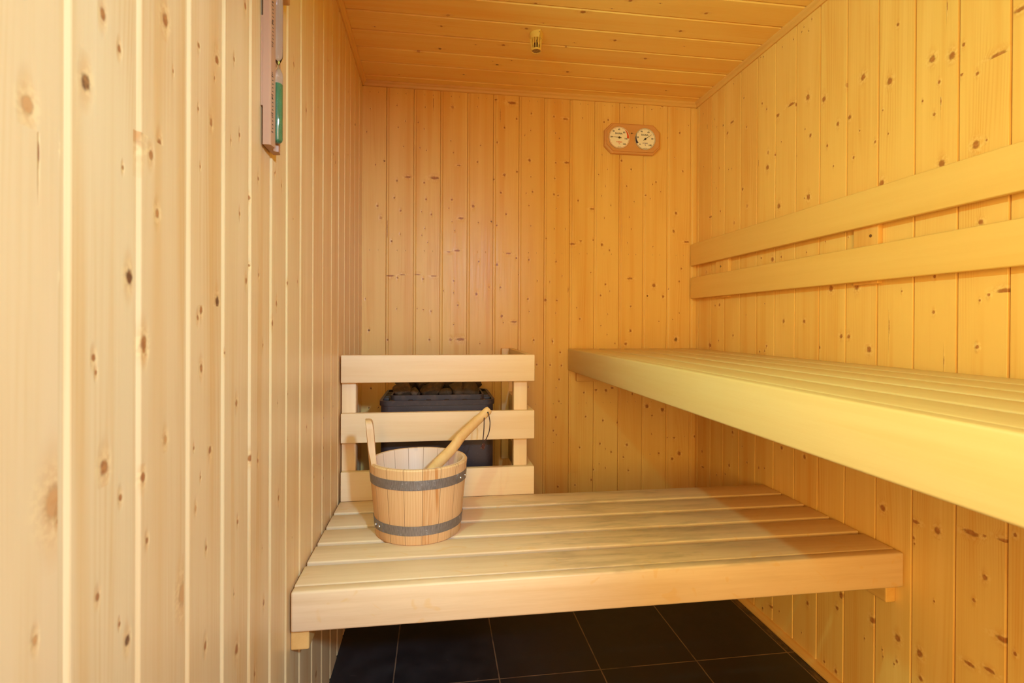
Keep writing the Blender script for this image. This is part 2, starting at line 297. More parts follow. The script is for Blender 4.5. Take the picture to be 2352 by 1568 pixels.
RIGHT = [(26,1451,2.4,2.8,0),(56,1892,2.4,2.8,0),(63,471,5.6,6.4,0),(63,1668,2.4,2.8,0),(72,407,12.3,4.5,0),(90,1222,5.6,6.4,2),(91,1824,1.0,12,3),(121,1445,12.3,4.5,0),(123,920,8.0,9.2,0),(124,918,5.6,6.4,0),(149,1579,2.4,2.8,0),(151,1833,2.4,2.8,0),(163,1081,3.8,4.4,0),(168,1796,2.4,2.8,0),(170,1551,2.4,2.8,0),(185,405,3.8,4.4,0),(190,1625,2.4,2.8,0),(191,941,2.4,2.8,0),(192,941,2.4,2.8,0),(197,1082,5.6,6.4,0),(199,1452,3.8,4.4,0),(216,1785,3.8,4.4,1),(247,426,3.8,4.4,0),(248,1743,5.6,6.4,0),(258,1600,2.4,2.8,0),(275,467,5.6,6.4,0),(276,465,3.8,4.4,0),(280,1597,2.4,2.8,0),(281,1774,12.3,4.5,0),(290,1915,2.4,2.8,0),(296,964,3.8,4.4,0),(296,964,3.8,4.4,0),(298,599,5.6,6.4,0),(299,595,5.6,6.4,0),(299,1388,5.6,6.4,2),(355,1501,5.6,6.4,0),(359,1832,3.8,4.4,0),(362,559,2.4,2.8,0),(378,1719,3.8,4.4,0),(381,1039,2.4,2.8,0),(384,1433,5.6,6.4,2),(394,509,3.8,4.4,0),(453,1568,1.0,12,3),(461,1931,2.4,2.8,0),(465,508,3.8,4.4,0),(466,911,3.8,4.4,0),(471,1767,3.8,4.4,0),(472,1234,3.8,4.4,0),(478,1924,2.4,2.8,0),(493,1076,2.4,2.8,0),(494,35,3.8,4.4,1),(495,915,3.8,4.4,0),(497,1737,3.8,4.4,0),(498,515,2.4,2.8,0),(504,1538,8.0,9.2,0),(505,932,3.8,4.4,1),(506,932,3.8,4.4,0),(507,1587,5.6,6.4,2),(535,1222,8.0,9.2,0),(540,64,12.3,4.5,0),(545,1567,3.8,4.4,0),(558,1695,8.0,9.2,0),(567,1393,8.0,9.2,0),(577,1600,2.4,2.8,0),(579,1906,2.4,2.8,0),(581,1225,3.8,4.4,0),(583,72,2.4,2.8,0),(590,606,5.6,6.4,0),(595,1016,5.6,6.4,0),(626,1700,17.6,6.4,0),(634,1902,2.4,2.8,0),(650,1692,5.6,6.4,0),(652,1531,2.4,2.8,0),(673,1905,2.4,2.8,0),(683,1914,2.4,2.8,0),(691,64,2.4,2.8,0),(691,1390,2.4,2.8,0),(691,1600,2.4,2.8,0),(693,1014,5.6,6.4,0),(699,603,5.6,6.4,0),(702,1224,2.4,2.8,0),(703,1692,8.0,9.2,0),(704,1891,2.4,2.8,0),(708,1390,8.0,9.2,0),(715,1572,5.6,6.4,0),(717,167,5.6,6.4,0),(718,1919,2.4,2.8,0),(761,938,3.8,4.4,0),(771,1658,8.0,9.2,0),(781,1244,2.4,2.8,0),(786,1518,3.8,4.4,0),(789,36,3.8,4.4,0),(805,1107,8.0,9.2,0),(811,1453,2.4,2.8,0),(827,1566,5.6,6.4,0),(834,36,5.6,6.4,0),(837,215,5.6,6.4,0),(845,973,5.6,6.4,0),(852,258,8.0,9.2,0),(860,1660,5.6,6.4,2),(868,1243,2.4,2.8,0),(870,1568,5.6,6.4,0),(872,973,5.6,6.4,0),(885,1454,3.8,4.4,0),(900,1105,8.0,9.2,0),(905,1519,2.4,2.8,0),(916,1656,8.0,9.2,0),(935,187,2.4,2.8,0),(942,941,8.0,9.2,0),(957,1472,3.8,4.4,0),(959,248,8.0,9.2,0),(978,1361,8.0,9.2,0),(980,1544,2.4,2.8,0),(989,546,8.0,9.2,0),(991,191,2.4,2.8,0),(993,175,2.4,2.8,0),(997,1479,2.4,2.8,0),(1000,1608,8.0,9.2,0),(1004,999,1.0,20,3),(1023,1735,3.8,4.4,0),(1026,177,2.4,2.8,0),(1034,189,3.8,4.4,0),(1036,246,8.0,9.2,0),(1040,1085,2.4,2.8,0),(1077,506,3.8,4.4,0),(1080,493,2.4,2.8,0),(1081,545,12.3,4.5,0),(1092,1521,2.4,2.8,0),(1096,245,8.0,9.2,0),(1099,189,5.6,6.4,0),(1116,1606,8.0,9.2,0),(1122,1479,3.8,4.4,0),(1124,1033,3.8,4.4,0),(1126,1113,3.8,4.4,0),(1131,384,2.4,2.8,0),(1133,1546,3.8,4.4,0),(1138,545,8.0,9.2,0),(1138,1502,1.0,12,3),(1141,1362,8.0,9.2,0),(1150,923,1.0,12,3),(1151,1704,1.0,12,3),(1163,1591,8.0,9.2,0),(1185,1540,3.8,4.4,0),(1189,1601,3.8,4.4,0),(1213,294,12.3,4.5,0),(1213,570,17.6,6.4,0),(1217,1379,8.0,9.2,0),(1219,1526,3.8,4.4,0),(1221,432,3.8,4.4,0),(1223,959,3.8,4.4,0),(1224,959,3.8,4.4,0),(1228,1055,2.4,2.8,0),(1229,1216,5.6,6.4,0),(1239,1381,2.4,2.8,0),(1242,575,3.8,4.4,0),(1243,490,5.6,6.4,0),(1246,1066,3.8,4.4,0),(1254,307,12.3,4.5,0),(1260,1543,17.6,6.4,0),(1278,1071,17.6,6.4,0),(1282,384,17.6,6.4,0),(1284,578,17.6,6.4,0),(1300,599,3.8,4.4,0),(1301,1611,12.3,4.5,0),(1302,370,3.8,4.4,0)]
LEFT = [(-1751,1157,8.0,9.2,2),(-1743,766,3.8,4.4,2),(-1740,1125,1.0,12,3),(-1723,861,15.0,17.2,2),(-1718,847,3.8,4.4,0),(-1717,1041,3.8,4.4,0),(-1717,1138,3.8,4.4,0),(-1686,1202,8.0,9.2,1),(-1675,970,3.8,4.4,0),(-1672,957,2.4,2.8,0),(-1669,761,3.8,4.4,0),(-1663,1272,5.6,6.4,0),(-1660,872,8.0,9.2,0),(-1638,1254,3.8,4.4,0),(-1636,719,2.4,2.8,0),(-1635,837,3.8,4.4,0),(-1632,1146,2.4,2.8,0),(-1623,696,5.6,6.4,1),(-1621,1044,8.0,9.2,1),(-1608,1190,15.0,17.2,2),(-1596,845,5.6,6.4,0),(-1595,981,8.0,9.2,0),(-1593,973,5.6,6.4,0),(-1588,778,3.8,4.4,0),(-1582,1173,5.6,6.4,0),(-1569,1116,5.6,6.4,0),(-1565,1191,5.6,6.4,0),(-1553,1328,8.0,9.2,0),(-1551,873,5.6,6.4,2),(-1535,1281,2.4,2.8,0),(-1508,685,15.0,17.2,2),(-1481,848,2.4,2.8,0),(-1476,773,3.8,4.4,2),(-1471,1007,3.8,4.4,0),(-1471,1265,2.4,2.8,0),(-1470,1343,3.8,4.4,0),(-1465,1195,2.4,2.8,0),(-1462,807,2.4,2.8,0),(-1462,1017,5.6,6.4,0),(-1461,944,5.6,6.4,0),(-1447,587,5.6,6.4,0),(-1445,711,3.8,4.4,0),(-1434,835,5.6,6.4,0),(-1433,1262,5.6,6.4,0),(-1422,1325,2.4,2.8,0),(-1415,1351,8.0,9.2,0),(-1412,1029,8.0,9.2,1),(-1398,720,3.8,4.4,1),(-1397,592,2.4,2.8,0),(-1385,959,2.4,2.8,0),(-1364,1262,2.4,2.8,0),(-1353,1383,3.8,4.4,0),(-1348,604,2.4,2.8,0),(-1340,883,5.6,6.4,0),(-1337,516,8.0,9.2,0),(-1334,705,3.8,4.4,0),(-1331,1281,3.8,4.4,0),(-1329,1164,3.8,4.4,0),(-1308,1486,5.6,6.4,0),(-1301,1066,5.6,6.4,0),(-1282,1199,3.8,4.4,0),(-1281,1092,2.4,2.8,0),(-1279,786,5.6,6.4,0),(-1255,427,3.8,4.4,0),(-1245,1239,3.8,4.4,0),(-1243,773,3.8,4.4,0),(-1241,1080,3.8,4.4,0),(-1219,618,2.4,2.8,0),(-1219,963,3.8,4.4,0),(-1210,521,5.6,6.4,0),(-1165,1001,5.6,6.4,0),(-1153,1275,3.8,4.4,0),(-1150,1276,2.4,2.8,0),(-1141,1037,5.6,6.4,0),(-1131,852,2.4,2.8,0),(-1123,673,5.6,6.4,0),(-1110,1262,3.8,4.4,0),(-1079,1453,5.6,6.4,1),(-1075,896,2.4,2.8,0),(-1066,1080,3.8,4.4,0),(-1063,860,2.4,2.8,0),(-1062,768,2.4,2.8,0),(-1027,561,2.4,2.8,0),(-1026,1215,2.4,2.8,0),(-1025,1532,5.6,6.4,0),(-989,1090,3.8,4.4,0),(-966,1459,3.8,4.4,0),(-918,1481,5.6,6.4,0),(-907,764,2.4,2.8,0),(-903,764,3.8,4.4,0),(-828,630,3.8,4.4,0),(-799,1534,2.4,2.8,0),(-772,645,3.8,4.4,0),(-717,595,3.8,4.4,0),(-716,753,3.8,4.4,0),(-715,674,3.8,4.4,0),(-694,1638,2.4,2.8,0),(-678,1707,3.8,4.4,0),(-598,523,3.8,4.4,0),(-597,1482,3.8,4.4,0),(-588,764,3.8,4.4,0),(-565,1468,5.6,6.4,0),(-493,1605,3.8,4.4,0),(-391,1756,2.4,2.8,0),(-365,1723,3.8,4.4,0),(-345,1558,3.8,4.4,0),(-341,1769,3.8,4.4,0),(-183,1717,5.6,6.4,0)]
CEIL = [(59,1114,3.8,4.4,0),(75,146,2.4,2.8,0),(102,1214,3.8,4.4,0),(112,677,2.4,2.8,0),(113,391,3.8,4.4,1),(162,961,3.8,4.4,0),(165,1384,2.4,2.8,0),(197,778,5.6,6.4,0),(211,509,5.6,6.4,1),(235,490,2.4,2.8,0),(252,557,2.4,2.8,0),(261,225,5.6,6.4,2),(295,300,5.6,6.4,1),(339,1030,5.6,6.4,0),(341,420,2.4,2.8,0),(353,514,5.6,6.4,0),(373,729,2.4,2.8,0),(402,91,2.4,2.8,0),(405,751,2.4,2.8,0),(438,303,3.8,4.4,0),(441,882,5.6,6.4,0),(441,1128,2.4,2.8,0),(466,576,5.6,6.4,0),(502,323,5.6,6.4,2),(506,623,2.4,2.8,0),(529,1073,5.6,6.4,0),(584,732,8.0,9.2,0),(603,580,5.6,6.4,0),(614,813,2.4,2.8,0),(635,1106,5.6,6.4,0),(661,854,5.6,6.4,0),(662,946,2.4,2.8,0)]
m_pine_pale = pine_cladding('pale_pine_cladding', (0.79, 0.58, 0.27), (0.69, 0.41, 0.14))
m_pine_ceiling = pine_cladding('ceiling_cladding', (0.92, 0.63, 0.19), (0.84, 0.46, 0.105))
m_pine = pine_cladding('pine_cladding', PINE_LIGHT, PINE_GRAIN)
m_pine_x = smooth_wood('pine_trim_x', 'x', (0.78, 0.47, 0.14), (0.62, 0.30, 0.07), 0.42, 0.7)
m_pine_y = smooth_wood('pine_trim_y', 'y', (0.78, 0.47, 0.14), (0.62, 0.30, 0.07), 0.42, 0.7)
m_pine_z = smooth_wood('pine_trim_z', 'z', (0.78, 0.47, 0.14), (0.62, 0.30, 0.07), 0.42, 0.7)
AB_L, AB_D = (0.85, 0.61, 0.27), (0.73, 0.43, 0.13)
m_ab_x = smooth_wood('abachi_x', 'x', (0.85, 0.65, 0.37), (0.74, 0.49, 0.23), 0.5, 0.62)
m_ab_y = smooth_wood('abachi_y', 'y', (0.71, 0.565, 0.275), (0.63, 0.42, 0.15), 0.45, 0.42)
m_ab_z = smooth_wood('abachi_z', 'z', (0.84, 0.62, 0.33), (0.74, 0.48, 0.21), 0.5, 0.45)
m_ab_worn = smooth_wood('abachi_worn', 'x', (0.80, 0.58, 0.33), (0.62, 0.38, 0.17), 0.42, 0.6, dirt=True)
m_back_y = smooth_wood('backrest_wood', 'y', (0.80, 0.53, 0.17), (0.70, 0.41, 0.10), 0.45, 0.4)
m_screw = plain('screw_steel', (0.30, 0.26, 0.20), 0.35, 1.0)
m_black = plain('black_hole', (0.012, 0.010, 0.009), 0.8)
# ------------------------------------------------------------------ setting: boarded walls
FY, DX0, DX1, DZ = -2.45, .09, .76, 1.53      # front wall and its doorway
def plank_wall(name, grooves, v0, v1, mapf, knots, label=None, strip=.0146, mat=None, dep=.0034):
    """tongue and groove boards; one mesh for the wall"""
    rnd = random.Random(name)
    V, F, UV, KA, KB, KT = [], [], [], [], [], []
    NO = (-10.0, -10.0, 0.001, 0.001)
    ty = lambda k: k[4]
    for gi in range(len(grooves) - 1):
        a, b = grooves[gi], grooves[gi + 1]
        prof = [(a, -.022), (a, -.011), (a + .0017, -.011), (a + .0017, -dep), (a + strip * .67, -dep + .0003), (a + strip * .90, -.0005), (a + strip, 0), (b - .0014, 0), (b, -.0014), (b, -.022)]
        ks = sorted([k for k in knots if a <= k[0] < b], key=lambda k: k[1])
        groups = []
        for k in ks:
            if groups and len(groups[-1]) < 2 and k[1] - groups[-1][0][1] < .028: groups[-1].append(k)
            else: groups.append([k])
        cuts = [v0]
        for i in range(len(groups) - 1):
            cuts.append((groups[i][-1][1] + groups[i + 1][0][1]) / 2)
        cuts.append(v1)
        if not groups: groups = [[]]
        seed = rnd.random() * 50
        n = len(prof)
        for ci in range(len(cuts)):
            base = len(V)
            V += [mapf(p, cuts[ci], d) for p, d in prof]
            if ci == 0:
                continue
            g = groups[ci - 1]
            ka = g[0] if g else None; kb = g[1] if len(g) > 1 else None
            for i in range(n):
                j = (i + 1) % n
                F.append((base - n + i, base - n + j, base + j, base + i))
                UV.append([(prof[i][0], cuts[ci - 1]), (prof[j][0], cuts[ci - 1]), (prof[j][0], cuts[ci]), (prof[i][0], cuts[ci])])
                KA.append(ka[:4] if ka else NO); KB.append(kb[:4] if kb else NO)
                KT.append((ka[4] if ka else 0, kb[4] if kb else 0, seed))
    me = bpy.data.meshes.new(name); me.from_pydata(V, [], F)
    uvl = me.uv_layers.new(name='UVMap')
    li = 0
    for q in UV:
        for c in q:
            uvl.data[li].uv = c; li += 1
    for nm, dat in (('kA', KA), ('kB', KB)):
        at = me.attributes.new(nm, 'FLOAT_COLOR', 'FACE')
        at.data.foreach_set('color', [c for k in dat for c in k])
    at = me.attributes.new('kT', 'FLOAT_VECTOR', 'FACE')
    at.data.foreach_set('vector', [c for k in KT for c in k])
    return tag(link_obj(name, me, mat or m_pine), label, None, None, 'structure')
def kn(lst, su=1):
    return [(su * a / 1000, b / 1000, ru / 1000, rv / 1000, t) for a, b, ru, rv, t in lst]
def rknots(seed, n, ua, ub, va, vb):
    r = random.Random(seed); o = []
    for i in range(n):
        s = r.choice((.0024, .0024, .0038, .0038, .0056, .0080))
        o.append((r.uniform(ua, ub), r.uniform(va, vb), s, s * 1.15, r.choice((0, 0, 0, 0, 1, 2))))
    return o
GB = [-.0145, .0921, .1987, .3041, .4124, .5179, .6235, .7305, .8383, .9446, 1.0523, 1.1584, 1.266, 1.3725, 1.479]
nails = [(g + o_, z + .0008 * i, .0013, .0015, 1) for i, g in enumerate(GB[:-1]) for o_ in (.043, .076) for z in (1.916, 1.292, .667) if g + o_ < 1.39]
plank_wall('wall_back', GB, -.02, H + .02, lambda u, v, d: (u, -d, v), kn(BACK) + nails + rknots(3, 40, 0, 1.39, .02, .42),
           'knotty pine boarded back wall with upright boards', .0125)
GR = [-2.466, -2.36, -2.254, -2.148, -2.042, -1.93, -1.824, -1.7135, -1.606, -1.499, -1.393, -1.287, -1.1805, -1.0739, -.9682, -.8625, -.7576, -.6513, -.5486, -.4457, -.3418, -.2312, -.132, -.024, .083]
plank_wall('wall_right', GR, -.02, H + .02, lambda u, v, d: (W - d, u, v), kn(RIGHT, -1) + rknots(5, 60, -2.45, -1.33, .02, 1.94),
           'knotty pine boarded right wall behind the backrest', .0052, dep=.0085)
GL = [-2.466, -2.36, -2.254, -2.148, -2.041, -1.93, -1.824, -1.7178, -1.6134, -1.5053, -1.3998, -1.2917, -1.183, -1.0806, -.9726, -.8539, -.7411, -.6256, -.5185, -.4116, -.304, -.198, -.092, .015]
plank_wall('wall_left', GL, -.02, H + .02, lambda u, v, d: (d, u, v), [(a, b, c * .78, d * .9, e) for a, b, c, d, e in kn(LEFT)] + rknots(7, 60, -2.45, -.9, 1.62, 1.95) + rknots(8, 26, -.9, 0, .03, .42),
           'pale pine boarded left wall with the sand timer', mat=m_pine_pale)
GC = [-2.475, -2.444, -2.336, -2.228, -2.12, -2.012, -1.904, -1.796, -1.688, -1.58, -1.472, -1.364, -1.256, -1.148, -1.04, -.932, -.824, -.716, -.602, -.494, -.383, -.272, -.168, -.059, .049]
plank_wall('ceiling', GC, -.02, W + .02, lambda u, v, d: (v, u, H - d), kn(CEIL, -1) + rknots(9, 60, -2.45, -.75, .05, 1.35),
           'pine boarded ceiling', .011, mat=m_pine_ceiling, dep=.0055)
# front wall with the doorway the photographer stands in
bm = bmesh.new()
box(bm, -.022, DX0, FY - .07, FY, -.02, H + .02); box(bm, DX1, W + .022, FY - .07, FY, -.02, H + .02); box(bm, DX0, DX1, FY - .07, FY, DZ, H + .02)
tag(obj('wall_front', bm, m_pine_z), 'boarded front wall with the doorway', kind='structure')
# ceiling and floor mouldings
def mould(n, mapf, d0, d1, mat, label):
    prof = [(-.004, -.001), (.0055, -.001), (.0075, .0015), (.0095, .0075), (.0145, .0125), (.0155, .016), (.0155, .0215), (-.004, .0215)]
    tag(obj(n, prism(bmesh.new(), prof, mapf, d0, d1), mat), label, kind='structure')
ZC = 1.9375
mould('trim_1', lambda a, b, d: (d, -a, ZC + b), 0.0, W, m_pine_x, 'narrow pine moulding between back wall and ceiling')
mould('trim_2', lambda a, b, d: (a, d, ZC + b), FY, 0.0, m_pine_y, 'narrow pine moulding between left wall and ceiling')
mould('trim_3', lambda a, b, d: (W - a, d, ZC + b), FY, 0.0, m_pine_y, 'narrow pine moulding between right wall and ceiling')
bm = prism(bmesh.new(), [(-.004, .001), (.017, .001), (.0175, .006), (.014, .013), (.007, .019), (-.004, .021)], lambda a, b, d: (W - a, d, b), FY, 0)
tag(obj('baseboard_right', bm, m_pine_y), 'quarter round pine skirting along the foot of the right wall', kind='structure')
# tiled floor
t = NT('slate_tiles')
pos = t.n('NewGeometry').outputs['Position']; px, py, pz = t.sep(pos)
def gl(c, off, pitch, w):
    f = t.M('SUBTRACT', t.M('FRACT', t.M('ADD', t.M('DIVIDE', t.M('SUBTRACT', c, off), pitch), 0.5)), 0.5)
    return t.rng(t.M('MULTIPLY', t.M('ABSOLUTE', f), pitch), w, w * 0.55)
wv = t.M('MULTIPLY', t.M('SUBTRACT', t.noise(pos, 30.0, 2.0), 0.5), 0.0018)
grout = t.M('MAXIMUM', gl(t.M('ADD', px, wv), .1765, .2958, .0023), gl(t.M('ADD', py, wv), -.681, .600, .0023))
gn = t.noise(pos, 9.0, 3.0, 0.6)
grout = t.M('MULTIPLY', grout, t.rng(gn, 0.30, 0.52, 0.25, 1.0))
n1 = t.noise(pos, 14.0, 5.0, 0.65); n2 = t.noise(t.VM('MULTIPLY', pos, (1, 2.2, 1)), 22.0, 6.0, 0.75, 0.8)
col = t.mix(t.rng(n1, 0.35, 0.7), (0.016, 0.014, 0.014), (0.030, 0.026, 0.025))
col = t.mix(t.M('MULTIPLY', t.rng(n2, 0.635, 0.72), 0.35), col, (0.20, 0.15, 0.11))
strip = t.rng(px, 1.352, 1.372); dirt = t.rng(t.noise(t.VM('MULTIPLY', pos, (30, 9, 1)), 1.0, 5.0, 0.7), 0.42, 0.62)
col = t.mix(t.M('MULTIPLY', t.M('MULTIPLY', strip, dirt), 0.75), col, (0.20, 0.115, 0.045))
col = t.mix(t.M('MULTIPLY', grout, 0.85), col, (0.27, 0.17, 0.095))
hg = t.M('SUBTRACT', t.M('MULTIPLY', n2, 0.4), grout)
m_floor = t.out(col, t.rng(n1, 0.3, 0.7, 0.38, 0.55), hg, 0.0010, 0.5, spec=0.4)
tag(obj('floor', newbox(-1.6, W + 1.6, -5.5, .03, -.04, 0), m_floor), 'dark slate tiled floor with pale grout lines', kind='structure')
# ------------------------------------------------------------------ lower bench
LB_Z = .4614
lb = thing('lower_bench', 'lower slatted wooden bench that the bucket stands on', 'bench', (.7, -.78, .379))
for y0, y1 in ((-1.0275, -.9352), (-.9180, -.8276), (-.8115, -.7224), (-.7050, -.6136), (-.5975, -.5005)):
    obj('slat', newbox(.004, 1.396, y0, y1, LB_Z - .027, LB_Z, .0035, 3), m_ab_worn, lb, True)
obj('front_board', newbox(.0045, 1.3965, -1.0565, -1.0285, .379, LB_Z, .005, 3), m_ab_worn, lb, True)
bt = obj('support_batten', newbox(.001, .037, -1.0395, -.52, .3345, .3785, .003), m_pine_y)
tag(bt, 'short pine batten under the left end of the lower bench', 'batten', 'bench battens fixed to the walls')
bt = obj('support_batten', newbox(1.3725, 1.399, -1.030, -.52, .3305, .3785, .003), m_pine_y)
tag(bt, 'pine batten on the right wall under the lower bench', 'batten', 'bench battens fixed to the walls')
obj('screw_hole', lathe(bmesh.new(), [(.004, -.0006), (.004, .0006)], (1.3725, -.965, .357), 12, axis='x'), m_black, bt)
# ------------------------------------------------------------------ upper bench
UB_Z = .902
ub = thing('upper_bench', 'upper slatted wooden bench along the right wall under the backrest', 'bench', (1.11, -.98, .811))
for x0, x1 in ((.8605, .948), (.963, 1.058), (1.073, 1.167), (1.182, 1.276), (1.291, 1.390)):
    obj('slat', newbox(x0, x1, FY + .008, -.012, UB_Z - .027, UB_Z, .0035, 3), m_ab_y, ub, True)
obj('front_board', newbox(.831, .8585, FY + .008, -.0125, .8125, UB_Z, .0045, 3), m_ab_y, ub, True)
bt = obj('support_batten', newbox(.866, 1.39, -.031, -.0005, .767, .8115, .003), m_pine_x)
tag(bt, 'pine batten on the back wall under the far end of the upper bench', 'batten', 'bench battens fixed to the walls')
bt = obj('support_batten', newbox(.866, 1.39, FY + .001, FY + .032, .767, .8115, .003), m_pine_x)
tag(bt, 'pine batten on the front wall carrying the near end of the upper bench', 'batten', 'bench battens fixed to the walls')
# ------------------------------------------------------------------ backrest
br = thing('backrest', 'two-slat wooden backrest on the right wall above the upper bench', 'backrest', (1.385, -.95, 1.109))
for z0, z1 in ((1.2545, 1.3476), (1.1148, 1.2046)):
    obj('slat', newbox(1.3695, 1.3855, FY + .03, -.0095, z0, z1, .0035, 3), m_back_y, br, True)
for y0, y1 in ((-.282, -.190), (-.983, -.903), (-1.70, -1.62), (-2.36, -2.28)):
    s = obj('support_block', newbox(1.3857, 1.3998, y0, y1, 1.1085, 1.342, .0015), m_pine_z, br)
    obj('screw', lathe(bmesh.new(), [(.0042, -.0009), (.0030, .0012), (.0012, .0004)], (1.3857, (y0 + y1) / 2 + (.006 if y0 > -.5 else -.018), 1.231), 14, axis='x'), m_screw, s)
# ------------------------------------------------------------------ heater guard
hg_ = thing('heater_guard', 'slatted wooden guard rail around the heater', 'guard rail', (.30, -.45, 0))
for z0, z1, zl in ((.8205, .905, 0), (.6375, .7275, 0), (.4640 - .004, .5495, 0)):
    obj('front_slat', newbox(.006, .6025, -.5005 + .0007, -.4775, z0, z1, .0025, 3), m_ab_x, hg_, True)
    obj('side_slat', newbox(.5825, .6022, -.4770, -.0012, z0 + .0005, z1 - .0005, .002), m_ab_y, hg_, True)
for x0, x1 in ((.005, .0475), (.5385, .5820)):
    obj('post', newbox(x0, x1, -.4770, -.4370, .460, .903, .0025), m_ab_z, hg_, True)
obj('wall_post', newbox(.553, .5820, -.036, -.0012, .460, .904, .002), m_ab_z, hg_, True)
# ------------------------------------------------------------------ heater
t = NT('heater_steel')
co = t.n('TexCoord').outputs['Object']
sp = t.rng(t.noise(co, 420.0, 1.0), 0.70, 0.78); n1 = t.noise(co, 6.0, 3.0)
col = t.mix(t.rng(n1, .3, .7), (0.040, 0.026, 0.021), (0.058, 0.039, 0.032))
col = t.mix(t.M('MULTIPLY', sp, 0.5), col, (0.25, 0.24, 0.25))
m_heater = t.out(col, 0.48, t.noise(co, 300.0, 1.0), 0.0003, 0.4)
t = NT('heater_rim_cast'); co = t.n('TexCoord').outputs['Object']
n1 = t.noise(co, 30.0, 4.0, 0.65)
m_rim = t.out(t.mix(t.rng(n1, .45, .75), (0.038, 0.025, 0.019), (0.090, 0.052, 0.030)), 0.55, t.noise(co, 260.0, 1.0), 0.0003, 0.4)
HX0, HX1, HY0, HY1 = .1085, .4865, -.405, -.085
def rrect(x0, x1, y0, y1, r, n=6):
    o = []
    for cx, cy, a in ((x1 - r, y1 - r, 0), (x0 + r, y1 - r, 90), (x0 + r, y0 + r, 180), (x1 - r, y0 + r, 270)):
        for k in range(n + 1):
            q = R(a + 90 * k / n); o.append((cx + r * math.cos(q), cy + r * math.sin(q)))
    return o
flat = lambda a, b, d: (a, b, d)
ht = thing('sauna_heater', 'black sauna stove filled with stones behind the guard rail', 'sauna heater', (.2975, -.24, .22))
bm = prism(bmesh.new(), rrect(.1125, .4825, -.400, -.095, .028), flat, .22, .7345)
obj('body', bm, m_heater, ht, True)
def ring_prism(bm, A, B, z0, z1):
    n = len(A); L = [[bm.verts.new((*p, z)) for p in S] for S, z in ((A, z0), (A, z1), (B, z1), (B, z0))]
    for q in range(4):
        a, b = L[q], L[(q + 1) % 4]
        for i in range(n):
            j = (i + 1) % n; bm.faces.new((a[i], a[j], b[j], b[i]))
bm = bmesh.new()
ring_prism(bm, rrect(HX0, HX1, HY0, HY1, .030), rrect(HX0 + .009, HX1 - .009, HY0 + .009, HY1 - .009, .022), .7345, .7505)
ring_prism(bm, rrect(HX0 + .034, HX1 - .034, HY0 + .034, HY1 - .034, .016), rrect(HX0 + .040, HX1 - .040, HY0 + .040, HY1 - .040, .012), .738, .764)
rim = obj('air_grille', bm, m_rim, ht, True)
for i in range(6):     # cross ribs between the long slots
    x = HX0 + .040 + i * (HX1 - HX0 - .080) / 5
    for y0, y1 in ((HY0 + .008, HY0 + .036), (HY1 - .036, HY1 - .008)): obj('grille_rib', newbox(x - .008, x + .008, y0, y1, .7375, .7500, .002), m_rim, rim, True)
for i in range(6):
    y = HY0 + .046 + i * (HY1 - HY0 - .092) / 5
    if i in (0, 5): continue
    for x0, x1 in ((HX0 + .008, HX0 + .036), (HX1 - .036, HX1 - .008)): obj('grille_rib', newbox(x0, x1, y - .007, y + .007, .7375, .7500, .002), m_rim, rim, True)
obj('slot_shade_sheet', newbox(HX0 + .006, HX1 - .006, HY0 + .012, HY1 - .006, .7346, .7368), m_black, rim)  # black sheet paints the shade of the hollow below the grille slots
obj('wall_bracket', newbox(.16, .435, -.0945, -.001, .40, .62, .004), m_heater, ht, True)
# stones
t = NT('heater_stone'); co = t.n('TexCoord').outputs['Object']; rn = t.n('ObjectInfo').outputs['Random']
cs = t.VM('ADD', co, t.xyz(t.M('MULTIPLY', rn, 7.0), 0.0, 0.0))
n1 = t.noise(cs, 38.0, 4.0, 0.65); n2 = t.noise(cs, 160.0, 3.0, 0.7)
col = t.mix(t.rng(n1, .38, .66), (0.052, 0.029, 0.013), (0.125, 0.066, 0.024))
col = t.mix(t.M('MULTIPLY', t.rng(n2, .55, .72), 0.5), col, (0.19, 0.105, 0.04))
col = t.mix(t.M('MULTIPLY', rn, 0.45), col, (0.075, 0.052, 0.024))
m_stone = t.out(col, 0.75, n2, 0.0012, 0.6)
def stone(label, px, pz, py, hw, hh, hd, seed, rot=0):
    r = random.Random(seed); bm = bmesh.new()
    bmesh.ops.create_icosphere(bm, subdivisions=3, radius=1.0)
    planes = [(Vector((r.uniform(-1, 1), r.uniform(-1, 1), r.uniform(-1, 1))).normalized(), r.uniform(.52, .86)) for _ in range(11)]
    for v in bm.verts:
        for n, d in planes:
            k = v.co.dot(n)
            if k > d: v.co -= n * (k - d) * 0.92
        v.co *= 1.12 + r.uniform(-.025, .025)
    M_ = Matrix.Translation((px, py, pz)) @ Matrix.Rotation(R(rot), 4, 'Y') @ Matrix.Diagonal((hw * 1.27, hd * 1.12, hh * 1.24, 1))
    bmesh.ops.transform(bm, matrix=M_, verts=bm.verts)
    o = obj('heater_stone', bm, m_stone, None, True, 22)
    tag(o, label, 'stone', 'stones heaped in the heater')
